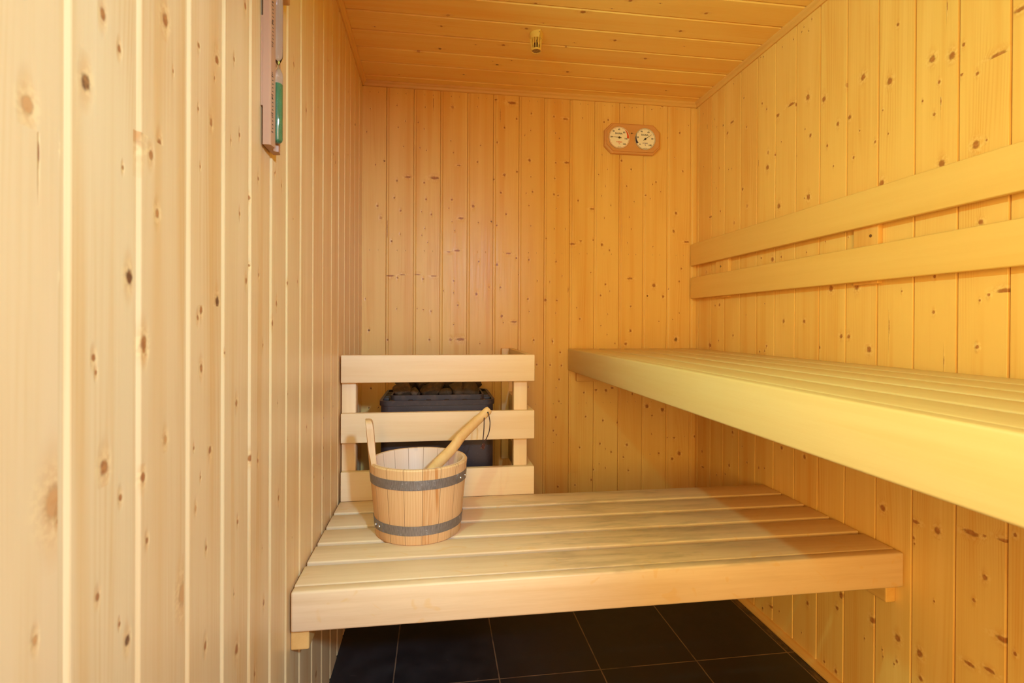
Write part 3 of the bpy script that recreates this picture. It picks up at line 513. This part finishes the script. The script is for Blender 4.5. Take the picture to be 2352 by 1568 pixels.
ST = [('broad rounded brown stone at the front left corner of the heater', .185, .7660, -.325, .031, .022, .028, 3, 4),
      ('small lumpy stone next to the broad front left one', .222, .7600, -.335, .014, .015, .014, 5, 0),
      ('large slanting pointed stone near the middle of the front row', .279, .7700, -.320, .036, .022, .026, 8, -12),
      ('small dark stone right of the slanting middle stone in front', .322, .7600, -.338, .017, .015, .016, 11, 0),
      ('brown stone with a diagonal edge right of the middle of the front row', .364, .7670, -.322, .025, .025, .024, 14, 28),
      ('greenish brown blocky stone at the front right corner of the heater', .4050, .7690, -.322, .029, .025, .026, 17, 8),
      ('dark stone behind the broad front left one', .190, .7930, -.265, .032, .026, .028, 20, -8),
      ('rough grey brown stone behind the small lumpy one', .249, .7890, -.262, .027, .027, .026, 23, 10),
      ('dark stone behind the large slanting one', .297, .7900, -.255, .027, .026, .027, 26, 5),
      ('squarish speckled stone behind the middle of the heap', .340, .7880, -.262, .024, .028, .025, 29, 14),
      ('slanted brown slab stone behind the right half of the heap', .385, .7860, -.258, .026, .022, .025, 32, -32),
      ('dark ridged stone behind the blocky front right one', .425, .7890, -.262, .022, .027, .026, 35, 20)]
for l_, px_, pz_, py_, *r_ in ST: stone(l_, px_, pz_ + .006, py_ + (.014 if py_ < -.3 else .004), *r_)
fill = random.Random(77)
for i, (px, py) in enumerate([(x, y) for y in (-.195, -.145) for x in (.185, .24, .295, .35, .405)]):
    stone('stone at the back of the heap behind the guard rail slat', px, .781, py, .029, .028, .026, 60 + i, fill.uniform(-20, 20))
# ------------------------------------------------------------------ bucket
BC = Vector((.2475, -.752, LB_Z))
t = NT('bucket_staves')
co = t.n('TexCoord').outputs['Object']; x, y, z = t.sep(co)
ang = t.M('ARCTAN2', y, x); NST = 17
k = t.M('DIVIDE', t.M('ADD', ang, 2.02 + math.pi), 2 * math.pi / NST)
idx = t.M('FLOOR', k); fr = t.M('SUBTRACT', k, idx)
seam = t.rng(t.M('ABSOLUTE', t.M('SUBTRACT', fr, 0.5)), 0.478, 0.497)
wn = t.n('TexWhiteNoise', noise_dimensions='1D'); t.l(idx, wn.inputs['W'])
a1 = t.M('ADD', t.M('MULTIPLY', ang, 0.12), t.M('MULTIPLY', idx, 3.7))
g1 = t.noise(t.xyz(t.M('MULTIPLY', a1, 260.0), t.M('MULTIPLY', z, 4.0), idx), 1.0, 3.0, 0.6)
w1 = t.noise(t.xyz(t.M('MULTIPLY', a1, 30.0), t.M('MULTIPLY', z, 3.0), idx), 1.0, 2.0)
ring = t.M('POWER', t.M('MULTIPLY', t.M('ADD', t.M('SINE', t.M('ADD', t.M('MULTIPLY', a1, 900.0), t.M('MULTIPLY', w1, 26.0))), 1.0), 0.5), 2.0)
g = t.M('ADD', t.M('MULTIPLY', ring, 0.42), t.M('MULTIPLY', t.M('SUBTRACT', g1, 0.4), 0.6), clamp=True)
col = t.mix(g, (0.76, 0.50, 0.235), (0.60, 0.31, 0.095))
col = t.mix(t.M('MULTIPLY', wn.outputs['Value'], 0.5), col, (0.62, 0.31, 0.10))
sn = t.noise(t.xyz(t.M('MULTIPLY', ang, 38.0), t.M('MULTIPLY', z, 9.0), 2.3), 1.0, 3.0)
s_a = t.M('MULTIPLY', t.rng(t.M('ABSOLUTE', t.M('ADD', ang, 1.37)), .14, .05), t.rng(sn, .40, .60))
s_b = t.M('MULTIPLY', t.rng(t.M('ABSOLUTE', t.M('ADD', ang, t.M('ADD', 1.10, t.M('MULTIPLY', z, .55)))), .045, .018), t.rng(z, .06, .12))
st = t.M('MAXIMUM', t.M('MULTIPLY', s_a, 0.7), s_b)
col = t.mix(t.M('MULTIPLY', st, 0.8), col, (0.50, 0.19, 0.035))
top = t.M('MULTIPLY', t.rng(z, .176, .186), t.rng(t.noise(t.xyz(t.M('MULTIPLY', ang, 5.0), 0.0, 5.1), 1.0, 1.0), .60, .66))
col = t.mix(t.M('MULTIPLY', top, 0.8), col, (0.28, 0.10, 0.025))
inn = t.rng(t.M('SQRT', t.M('ADD', t.M('MULTIPLY', x, x), t.M('MULTIPLY', y, y))), t.M('ADD', .1045, t.M('MULTIPLY', z, .09)), t.M('ADD', .1005, t.M('MULTIPLY', z, .09)))
col = t.mix(t.M('MULTIPLY', inn, 0.75), col, (0.74, 0.55, 0.40))
col = t.mix(t.M('MULTIPLY', seam, 0.75), col, (0.22, 0.10, 0.035))
m_bucket = t.out(col, 0.5, t.M('SUBTRACT', t.M('MULTIPLY', g1, .2), seam), 0.0012, 0.6)
bk = thing('sauna_bucket', 'round wooden sauna bucket with metal hoops on the lower bench', 'bucket', BC)
RB, RT, HB = .1095, .1265, .1885
def ro(h): return RB + (RT - RB) * h / HB
bm = lathe(bmesh.new(), [(RB - .016, .0005), (RB - .003, .0005), (RB, .004), (ro(.17), .17), (RT, HB - .0035), (RT - .0025, HB), (RT - .0115, HB), (RT - .014, HB - .0035), (ro(.012) - .014, .012)], BC, 102, close=True)
obj('stave_wall', bm, m_bucket, bk, True)
obj('bottom', lathe(bmesh.new(), [(RB - .0135, .010), (RB - .0125, .022)], BC, 48), m_bucket, bk, True)
# tall stave that is the handle
bm = bmesh.new(); rows = []
for h, a0, a1, th in ((.150, 171, 205, .013), (.186, 171, 205, .0135), (.200, 171.5, 203, .0145), (.215, 172.5, 198.5, .0155), (.245, 173, 196.5, .0165), (.270, 173.5, 196, .0165), (.285, 174.5, 195, .016), (.291, 176.5, 193, .0145), (.2935, 179, 190.5, .011)):
    row = []; N = 8
    for rr in (ro(h) + .0004, ro(h) + .0004 - th):
        for i in range(N + 1):
            q = R(a0 + (a1 - a0) * (i if rr > ro(h) else N - i) / N)
            row.append(bm.verts.new((BC.x + rr * math.cos(q), BC.y + rr * math.sin(q), BC.z + h)))
    rows.append(row)
for a, b in zip(rows[:-1], rows[1:]):
    for i in range(len(a)):
        j = (i + 1) % len(a); bm.faces.new((a[i], a[j], b[j], b[i]))
bm.faces.new(rows[0][::-1]); bm.faces.new(rows[-1])
obj('handle_stave', bm, smooth_wood('stave_wood', 'z', (0.72, 0.46, 0.22), (0.56, 0.30, 0.11), 0.5, 0.7), bk, True, 30)
t = NT('galvanised_hoop'); co = t.n('TexCoord').outputs['Object']; x, y, z = t.sep(co)
ang = t.M('ARCTAN2', y, x)
n1 = t.noise(t.xyz(t.M('MULTIPLY', ang, 60.0), t.M('MULTIPLY', z, 60.0), 0), 1.0, 3.0, .6); n2 = t.noise(co, 70.0, 4.0, .7)
col = t.mix(t.rng(n1, .3, .7), (0.20, 0.165, 0.135), (0.30, 0.26, 0.22)); col = t.mix(t.M('MULTIPLY', t.rng(n2, .60, .70), .7), col, (0.55, 0.52, 0.48))
m_hoop = t.out(col, t.rng(n2, .3, .7, .42, .6), n1, .0004, .5, metal=0.55)
m_rivet = plain('rivet', (0.60, 0.58, 0.55), 0.3, 1.0)
for h0, h1, ra in ((.1385, .1625, (-32, -19)), (.0255, .0490, (206, 216))):
    bm = lathe(bmesh.new(), [(ro(h0) - .0006, h0), (ro(h0) + .0013, h0), (ro(h1) + .0013, h1), (ro(h1) - .0006, h1)], BC, 96, close=True)
    ho = obj('hoop', bm, m_hoop, bk, True)
    bm = bmesh.new(); ps = []          # overlapping end of the strap
    aa = [R(ra[0] - 7 + i * (ra[1] - ra[0] + 14) / 8) for i in range(9)]
    for rr in (.0012, .0026):
        for h in (h0 + .0003, h1 - .0003):
            ps.append([bm.verts.new((BC.x + (ro(h) + rr) * math.cos(q), BC.y + (ro(h) + rr) * math.sin(q), BC.z + h)) for q in aa])
    for A, B in ((0, 1), (1, 3), (3, 2), (2, 0)):
        for i in range(8): bm.faces.new((ps[A][i], ps[A][i + 1], ps[B][i + 1], ps[B][i]))
    for i in (0, 8): bm.faces.new((ps[0][i], ps[1][i], ps[3][i], ps[2][i]))
    obj('strap_end', bm, m_hoop, ho, True)
    for q in ra:
        hm = (h0 + h1) / 2; rr = ro(hm) + .0028
        bm = bmesh.new(); bmesh.ops.create_uvsphere(bm, u_segments=12, v_segments=8, radius=.0036)
        bmesh.ops.translate(bm, verts=bm.verts, vec=(BC.x + rr * math.cos(R(q)), BC.y + rr * math.sin(R(q)), BC.z + hm))
        obj('rivet', bm, m_rivet, ho, True)
# ------------------------------------------------------------------ ladle
m_ladle = smooth_wood('ladle_wood', 'z', (0.76, 0.47, 0.175), (0.58, 0.30, 0.085), 0.42, 0.8, scale=0.8)
LP = [(.2360, -.783, .560), (.2520, -.770, .580), (.2736, -.750, .6052), (.3009, -.722, .6285), (.3258, -.700, .6480), (.3441, -.685, .6650), (.3602, -.672, .6834), (.3829, -.658, .7034), (.4055, -.645, .7216), (.4294, -.634, .7405), (.4451, -.628, .7532)]
ld = thing('sauna_ladle', 'wooden ladle with curved handle and leather loop standing in the bucket', 'ladle', LP[0])
path = catmull(LP, 5); n = len(path)
rad = [.0148 - .0030 * abs(i / (n - 1) - .35) for i in range(n)]
rad[-1] = .0098; rad[-2] = .0120
obj('handle', tube(bmesh.new(), path, rad, 16, 0.82, (0.3, -1, 0.2)), m_ladle, ld, True, 60)
bm = lathe(bmesh.new(), [(.004, 0), (.022, .003), (.031, .014), (.035, .032), (.032, .032), (.028, .016), (.019, .007), (.003, .005)], (.2240, -.790, LB_Z + .0225), 32)
bmesh.ops.rotate(bm, verts=bm.verts, cent=(.2240, -.790, LB_Z + .04), matrix=Matrix.Rotation(R(4), 3, 'Y'))
obj('bowl', bm, m_ladle, ld, True)
obj('bowl_stem', tube(bmesh.new(), [(.222, -.800, .512), (.2290, -.792, .542), (.2400, -.780, .565)], [.008, .0105, .0125], 12), m_ladle, ld, True)
m_cord = plain('leather_cord', (0.045, 0.014, 0.010), 0.6)
m_knot = plain('leather_knot', (0.10, 0.028, 0.014), 0.7)
C0 = Vector((.4400, -.6480, .7450))
cp = [C0 + Vector(p) for p in ((-.011, .006, -.010), (-.0118, -.002, -.0184), (-.0125, -.003, -.045), (-.0150, -.003, -.075), (-.0150, -.003, -.0830))]
cq = [C0 + Vector(p) for p in ((-.001, .003, .003), (.0016, -.004, -.006), (.0046, -.005, -.0262), (.0020, -.005, -.052), (-.0075, -.004, -.075), (-.0130, -.003, -.0830))]
bm = tube(bmesh.new(), catmull(cp, 6), .0014, 8); tube(bm, catmull(cq, 6), .0014, 8)
cd = obj('leather_loop', bm, m_cord, ld, True)
kp = [C0 + Vector((-.0140 + .0042 * math.cos(a) * (1 - .05 * a), -.004 + .003 * math.sin(2 * a), -.090 + .0048 * math.sin(a * 1.0) - .0006 * a)) for a in [i * .45 for i in range(22)]]
bm = tube(bmesh.new(), catmull(kp, 3), .0019, 8)
tube(bm, catmull([C0 + Vector((-.012, -.004, -.094)), C0 + Vector((-.018, -.003, -.098)), C0 + Vector((-.0225, -.003, -.0990))], 4), .0016, 8)
tube(bm, catmull([C0 + Vector((-.014, -.005, -.094)), C0 + Vector((-.0135, -.004, -.100)), C0 + Vector((-.016, -.003, -.1030))], 4), .0016, 8)
obj('end_knot', bm, m_knot, cd, True)
obj('cord_hole', lathe(bmesh.new(), [(.0022, -.0008), (.0022, .0006)], C0 + Vector((-.001, -.0005, .003)), 10, axis='y'), m_black, ld)
# ------------------------------------------------------------------ sand timer
m_timer = smooth_wood('timer_wood', 'z', (0.50, 0.265, 0.135), (0.43, 0.21, 0.10), 0.5, 0.4, scale=0.5)
m_mark = plain('print_black', (0.020, 0.014, 0.012), 0.6)
t = NT('timer_glass'); t.b.inputs['Transmission Weight'].default_value = 1.0; t.b.inputs['IOR'].default_value = 1.45
t.out((0.97, 0.98, 0.94), 0.02, spec=1.0); m_glass = t.m
t = NT('green_sand'); co = t.n('TexCoord').outputs['Object']; n1 = t.noise(co, 900.0, 1.0)
t.out(t.mix(t.rng(n1, .62, .76), (0.060, 0.250, 0.098), (0.20, 0.45, 0.28)), 0.10, spec=0.9); m_sand = t.m
TZ0, TZ1 = 1.2990, 1.5900
TY0, TY1 = -1.2370, -1.1780
tm = thing('sand_timer', 'wooden wall sand timer with green sand in its lower glass bulb', 'sand timer', (0, -1.2075, TZ0))
obj('base_plate', newbox(.0003, .0042, TY0 + .001, TY1 - .001, 1.364, 1.514, .0005), m_timer, tm)
gr = []          # groove for the glass
for i in range(13):
    a = R(188 + i * 164 / 12); gr.append((.0200 + .0098 * math.sin(a), -1.2075 + .0098 * math.cos(a)))
prof = [(.0042, TY0), (.0138, TY0), (.0165, TY0 + .0025), (.0178, TY0 + .0110)] + [p for p in gr] + [(.0178, TY1 - .0110), (.0165, TY1 - .0025), (.0138, TY1), (.0042, TY1)]
obj('frame', prism(bmesh.new(), prof, flat, TZ0, TZ1), m_timer, tm, False)
GC_ = (.0200, -1.2075, 0); GR_ = .0078
ZN = 1.4440
def bulb(s, o):      # s=+1 upper bulb, -1 lower ; o = inset
    L_ = .1335
    pr = [(.0014 - min(o, .0006), 0), (.0020 - min(o, .001), .0022), (.0052 - o, .0085), (.0072 - o, .0130), (GR_ - o, .0180), (GR_ - o, L_ - .006), (GR_ - .0012 - o * .8, L_ - .0028), (GR_ - .0040 - o * .6, L_ - .0006 - o * .5), (.0008, L_ - o)]
    return [(r, ZN + s * h) for r, h in pr]
bm = lathe(bmesh.new(), bulb(-1, 0)[::-1] + bulb(1, 0)[1:], GC_, 32)
obj('glass_tube', bm, m_glass, tm, True)
zt = 1.4125
pr = [(.0008, ZN - .1330)] + [(r, z) for r, z in bulb(-1, .0004)[::-1] if z < zt - .002][1:] + [(GR_ - .0004, zt - .001)]
bm = lathe(bmesh.new(), pr, GC_, 32)
for v in bm.verts:                  # sand lies a little higher towards the door
    if v.co.z > zt - .0012: v.co.z += -.0028 * (v.co.y - GC_[1]) / GR_ * .5 - .0004
obj('sand', bm, m_sand, tm, True)
def text_bm(bm, s, size, mapf, align='CENTER'):
    cu = bpy.data.curves.new('txt', 'FONT'); cu.body = s; cu.size = size; cu.align_x = align; cu.align_y = 'CENTER'; cu.resolution_u = 3
    cu.extrude = 0.00012; cu.offset = size * 0.022
    o = bpy.data.objects.new('txt', cu); COL.objects.link(o)
    dg = bpy.context.evaluated_depsgraph_get(); dg.update()
    me = bpy.data.meshes.new_from_object(o.evaluated_get(dg))
    bpy.data.objects.remove(o); bpy.data.curves.remove(cu)
    b2 = bmesh.new(); b2.from_mesh(me); bpy.data.meshes.remove(me)
    vs = {}
    for v in b2.verts: vs[v.index] = bm.verts.new(mapf(v.co.x, v.co.y, v.co.z))
    for f in b2.faces:
        try: bm.faces.new([vs[v.index] for v in f.verts])
        except ValueError: pass
    b2.free(); return bm
def on_bevel(side, a):      # a: 0 outer edge .. 1 groove edge of the sloping printed face
    y = TY0 + .0025 + .0085 * a if side < 0 else TY1 - .0025 - .0085 * a
    return (.0165 + .0013 * a + .00015, y)
for side in (-1, 1):
    for z00, dz in ((1.4155, -.0062), (1.4725, .0062)):
        bm = bmesh.new()
        for i in range(16):
            z = z00 + dz * i
            if z < 1.315 or z > 1.575: continue
            x0, y0 = on_bevel(side, .45 if i % 5 else .15); x1, y1 = on_bevel(side, .92)
            vs = [bm.verts.new(p) for p in ((x0, y0, z - .0008), (x1, y1, z - .0008), (x1, y1, z + .0008), (x0, y0, z + .0008))]
            bm.faces.new(vs)
        obj('minute_scale', bm, m_mark, tm)
    for s_, z in (('15', 1.4205), ('10', 1.3800), ('5', 1.3500), ('15', 1.4675), ('10', 1.508), ('5', 1.539)):
        bm = text_bm(bmesh.new(), s_, .0062, lambda a, b, d, side=side, z=z: (on_bevel(side, .45)[0] + .0001 + b * .153 * -side, on_bevel(side, .45)[1] + b, z - a))
        obj('minute_number', bm, m_mark, tm)
# ------------------------------------------------------------------ wall lamp just above the photograph's upper edge
m_blk = smooth_wood('block_wood', 'z', (0.62, 0.36, 0.17), (0.52, 0.27, 0.11), 0.5, 0.4, scale=0.5)
blk = obj('wall_block', newbox(.0003, .0155, -1.170, -1.112, 1.601, 1.70, .003, 3), m_blk, None, True)
tag(blk, 'reddish wooden block on the left wall just behind the top of the sand timer', 'block')
LY, LZ = -1.42, 1.655
lp = thing('wall_lamp', 'small wooden wall lamp on the left wall above the sand timer', 'lamp', (.0, LY, LZ - .06))
obj('housing', newbox(.0003, .066, LY - .068, LY + .068, LZ - .060, LZ + .060, .004), m_timer, lp, True)
t = NT('lamp_glow'); em = t.b
em.inputs['Emission Color'].default_value = (*LAMP_COLOR, 1); em.inputs['Emission Strength'].default_value = LAMP_STRENGTH
obj('lamp_glass', lathe(bmesh.new(), [(.028 * math.cos(R(a)), .0665 + .028 * math.sin(R(a))) for a in range(0, 90, 11)], (0, LY, LZ), 32, axis='x'), t.m, lp, True)
obj('light_stop_plate', newbox(.0605, .0664, LY - .110, LY + .068, LZ - .115, LZ + .115, .001), m_timer, lp)  # unseen plate added to keep lamp glow off the nearby wall
obj('light_stop_cheek', newbox(.0003, .120, LY + .069, LY + .078, LZ - .075, LZ + .075, .001), m_timer, lp)  # unseen cheek added to hold lamp light off the upper left corner
# ------------------------------------------------------------------ thermometer / hygrometer
m_tb = smooth_wood('thermometer_wood', 'x', (0.70, 0.36, 0.13), (0.58, 0.27, 0.085), 0.45, 0.5, scale=0.6)
m_face = plain('dial_cream', (0.93, 0.86, 0.70), 0.35)
m_red = plain('dial_red', (0.72, 0.10, 0.018), 0.4)
m_pink = plain('dial_red_rim', (0.62, 0.20, 0.10), 0.4)
m_navy = plain('dial_navy', (0.030, 0.028, 0.085), 0.4)
m_grey = plain('dial_grey_rim', (0.24, 0.19, 0.17), 0.35)
m_blue = plain('dial_blue_print', (0.20, 0.12, 0.22), 0.5)
m_brown = plain('needle_brown', (0.085, 0.045, 0.015), 0.45)
m_chrome = plain('dial_bezel', (0.72, 0.60, 0.42), 0.25, 0.6)
TX0, TX1, TZa, TZb = .9835, 1.2265, 1.7195, 1.8465
YF = -.0235
th = thing('thermometer_hygrometer', 'octagonal wooden wall board with a thermometer dial and a hygrometer dial', 'thermometer', (1.105, 0, TZa))
def octo(x0, x1, z0, z1, c): return [(x0 + c, z0), (x1 - c, z0), (x1, z0 + c), (x1, z1 - c), (x1 - c, z1), (x0 + c, z1), (x0, z1 - c), (x0, z0 + c)]
bm = bmesh.new(); lay = []
for ins, y in ((0, -.0008), (0, -.0130), (.0025, -.0165), (.0075, -.0180), (.0085, YF)):
    lay.append([bm.verts.new((a, y, b)) for a, b in octo(TX0 + ins, TX1 - ins, TZa + ins, TZb - ins, .030 - ins * .4)])
for a, b in zip(lay[:-1], lay[1:]):
    for i in range(8): bm.faces.new((a[i], a[(i + 1) % 8], b[(i + 1) % 8], b[i]))
bm.faces.new(lay[0][::-1]); bm.faces.new(lay[-1])
bd = obj('board', bm, m_tb, th)
bm = lathe(bmesh.new(), [(.0030, YF - .0006), (.0030, YF - .0016), (.0012, YF - .0018)], (1.098, 0, 1.8035), 16, axis='y')
sc = obj('screw', bm, m_brown, bd)
obj('joint_line', newbox(1.0865, 1.1090, YF - .00015, YF + .0003, 1.8032, 1.8038), m_brown, bd)
def dial(name, label, cx, cz, rad, bezel_m, rim_m, red):
    y1 = YF - .0040
    dl = obj('dial', lathe(bmesh.new(), [(rad - .001, YF - .0001), (rad - .001, y1)], (cx, 0, cz), 64, axis='y'), m_face, th)
    tag(dl, label)
    obj('bezel', lathe(bmesh.new(), [(rad - .0012, YF), (rad, YF), (rad, y1 - .0008), (rad - .0012, y1 - .0008)], (cx, 0, cz), 64, axis='y', close=True), m_chrome, dl, True)
    obj('rim_line', lathe(bmesh.new(), [(rad - .0040, y1), (rad - .0026, y1), (rad - .0026, y1 - .0002), (rad - .0040, y1 - .0002)], (cx, 0, cz), 64, axis='y', close=True), rim_m, dl)
    P = lambda u, v, d=0.0: (cx + u * rad, y1 - .0003 - d, cz + v * rad)
    TX = lambda u, v: (lambda a, b, d: (cx + u * rad + a, y1 - .0003 - d, cz + v * rad + b))
    # coloured zone
    bm = bmesh.new(); A, B = [], []
    for i in range(17):
        f = i / 16
        if red: a = R(60 - 62 * f); r0 = .93 - .215 * (f ** .8)
        else: a = R(148 + 62 * f); r0 = .955 - .215 * (f ** .9)
        ro_ = .925 if red else .955
        A.append(bm.verts.new(P(ro_ * math.cos(a), ro_ * math.sin(a)))); B.append(bm.verts.new(P(min(r0, ro_ - .004) * math.cos(a), min(r0, ro_ - .004) * math.sin(a))))
    for i in range(16): bm.faces.new((A[i], A[i + 1], B[i + 1], B[i]))
    ext = bmesh.ops.extrude_face_region(bm, geom=list(bm.faces))
    bmesh.ops.translate(bm, verts=[v for v in ext['geom'] if isinstance(v, bmesh.types.BMVert)], vec=(0, .0002, 0))
    obj('danger_zone' if red else 'low_zone', bm, m_red if red else m_navy, dl)
    nums = [('20', -.74, .03), ('40', -.545, .555), ('60', -.03, .735), ('80', .46, .475), ('100', .625, -.085), ('120', .47, -.59)] if red else \
           [('0', -.51, -.525), ('20', -.735, .12), ('40', -.36, .665), ('60', .305, .625), ('80', .68, .045), ('100', .46, -.57)]
    for s_, u, v in nums: obj('number', text_bm(bmesh.new(), s_, .0092, TX(u, v)), m_mark, dl)
    bm = text_bm(bmesh.new(), 'SAUNA', .0095, TX(-.05, .365)); obj('title', bm, m_mark, dl)
    obj('name_print', text_bm(bmesh.new(), 'THERMO' if red else 'HYGRO', .0066, TX(0, -.41)), m_red if red else m_blue, dl)
    obj('unit_print', text_bm(bmesh.new(), '\u00b0C' if red else '%', .0072, TX(.0, -.565)), m_red if red else m_blue, dl)
    bm = bmesh.new()
    angs = [216, 197, 178, 154, 133, 113, 92, 68, 45, 23, -2, -18, -44] if red else [224, 197, 170, 140, 117, 92, 70, 45, 28, 5, -20, -46]
    for a in angs:
        a = R(a); w = .008; c, s_ = math.cos(a), math.sin(a)
        vs = [bm.verts.new(P(r * c - k * s_ * w, r * s_ + k * c * w)) for r, k in ((.84, -1), (.90, -1), (.90, 1), (.84, 1))]
        bm.faces.new(vs)
    obj('scale_marks', bm, m_mark, dl); bm = bmesh.new()
    for i in range(7):      # illegible line of tiny print at the foot of the dial
        u = -.15 + .05 * i; h = .024 if i else .034
        vs = [bm.verts.new(P(u + a, -.855 + b)) for a, b in ((0, -h), (.034, -h), (.034, h * .7), (0, h * .7))]
        bm.faces.new(vs)
    obj('small_print', bm, m_brown, dl)
    # needle
    tip, tail = ((-.76, .045), (.20, -.02)) if red else ((.62, .435), (-.18, -.135))
    bm = bmesh.new(); d = Vector((tip[0] - tail[0], tip[1] - tail[1])).normalized(); nrm = Vector((-d.y, d.x))
    ps = [(tail, .030), ((0, 0), .022), (tip, .009)]
    for dd in (.0006, .0010):
        pass
    q = [P(p[0] + nrm.x * w, p[1] + nrm.y * w, .0008) for p, w in ps] + [P(p[0] - nrm.x * w, p[1] - nrm.y * w, .0008) for p, w in ps[::-1]]
    lo = [bm.verts.new(p) for p in q]; hi = [bm.verts.new((p[0], p[1] - .0005, p[2])) for p in q]
    for i in range(6):
        j = (i + 1) % 6; bm.faces.new((lo[i], lo[j], hi[j], hi[i]))
    bm.faces.new(lo[::-1]); bm.faces.new(hi)
    lathe(bm, [(.0042, y1 - .0004), (.0042, y1 - .0020), (.0030, y1 - .0026)], (cx, 0, cz), 20, axis='y')
    obj('needle', bm, m_brown if red else m_mark, dl)
dial('thermometer', 'cream thermometer dial with a red zone', 1.0425, 1.7820, .0458, m_chrome, m_pink, True)
dial('hygrometer', 'cream hygrometer dial with a dark blue zone', 1.1560, 1.7820, .0455, m_chrome, m_grey, False)
# ------------------------------------------------------------------ temperature sensor on the ceiling
m_plastic = plain('sensor_plastic', (0.84, 0.60, 0.14), 0.45)
m_dark = plain('sensor_inside', (0.10, 0.045, 0.015), 0.7)
SC = Vector((.6125, -.4420, H - .0004))
se = thing('ceiling_sensor', 'small beige plastic temperature sensor cage hanging from the ceiling', 'sensor', SC)
def tear(r, tip):
    o = []
    a0 = math.acos(r / tip)
    for i in range(25):
        a = a0 + (2 * math.pi - 2 * a0) * i / 24 ; o.append((r * math.cos(a), r * math.sin(a)))
    o.append((tip, 0)); return o
ca, sa = math.cos(R(-76)), math.sin(R(-76))
bm = bmesh.new(); Ls = []
for r, tip, z in ((.0220, .0330, 0), (.0218, .0325, -.0040), (.0208, .0225, -.0200)):
    Ls.append([bm.verts.new((SC.x + a * ca - b * sa, SC.y + a * sa + b * ca, SC.z + z)) for a, b in tear(r, max(tip, r * 1.02))])
for a, b in zip(Ls[:-1], Ls[1:]):
    for i in range(len(a)):
        j = (i + 1) % len(a); bm.faces.new((a[i], a[j], b[j], b[i]))
bm.faces.new(Ls[0]); bm.faces.new(Ls[-1][::-1])
co_ = obj('collar', bm, m_plastic, se, True, 30)
obj('screw', lathe(bmesh.new(), [(.0030, -.0052), (.0030, -.0034)], (SC.x + .0265 * ca, SC.y + .0265 * sa, SC.z - .003), 12), m_black, co_)
bm = bmesh.new(); NR = 13
for k in range(NR):
    a = 2 * math.pi * k / NR + .12; c, s_ = math.cos(a), math.sin(a)
    for_r = ((.0203, -.0195), (.0160, -.0545))
    p = [Vector((SC.x + r * c, SC.y + r * s_, SC.z + z)) for r, z in for_r]
    tn = Vector((-s_, c, 0)) * .0013; rd = Vector((c, s_, 0)) * .0022
    v = [bm.verts.new(q) for q in (p[0] + tn, p[0] - tn, p[0] - tn - rd, p[0] + tn - rd, p[1] + tn, p[1] - tn, p[1] - tn - rd, p[1] + tn - rd)]
    for q in ((0, 1, 5, 4), (1, 2, 6, 5), (2, 3, 7, 6), (3, 0, 4, 7), (0, 3, 2, 1), (4, 5, 6, 7)): bm.faces.new([v[i] for i in q])
obj('cage_bars', bm, m_plastic, se)
obj('end_ring', lathe(bmesh.new(), [(.0150, -.0525), (.0166, -.0525), (.0166, -.0575), (.0150, -.0575)], SC, 32, close=True), m_plastic, se, True)
bm = lathe(bmesh.new(), [(.0152, -.0540), (.0152, -.0562)], SC, 32)
ep = obj('end_plate', bm, plain('sensor_end', (0.52, 0.30, 0.11), 0.5), se)
bm = bmesh.new()
for i in range(-3, 4):
    for j in range(-3, 4):
        if math.hypot(i, j) < 3.2: box(bm, SC.x + i * .0036 - .0010, SC.x + i * .0036 + .0010, SC.y + j * .0036 - .0010, SC.y + j * .0036 + .0010, SC.z - .0565, SC.z - .0560)
obj('vent_holes', bm, m_dark, ep)
bm = bmesh.new(); bmesh.ops.create_uvsphere(bm, u_segments=16, v_segments=10, radius=.0115)
bmesh.ops.translate(bm, verts=bm.verts, vec=SC + Vector((0, 0, -.040)))
obj('sensing_bead', bm, m_dark, se, True)
obj('stem', lathe(bmesh.new(), [(.0020, -.0400), (.0020, -.0190)], SC, 10), m_dark, se)
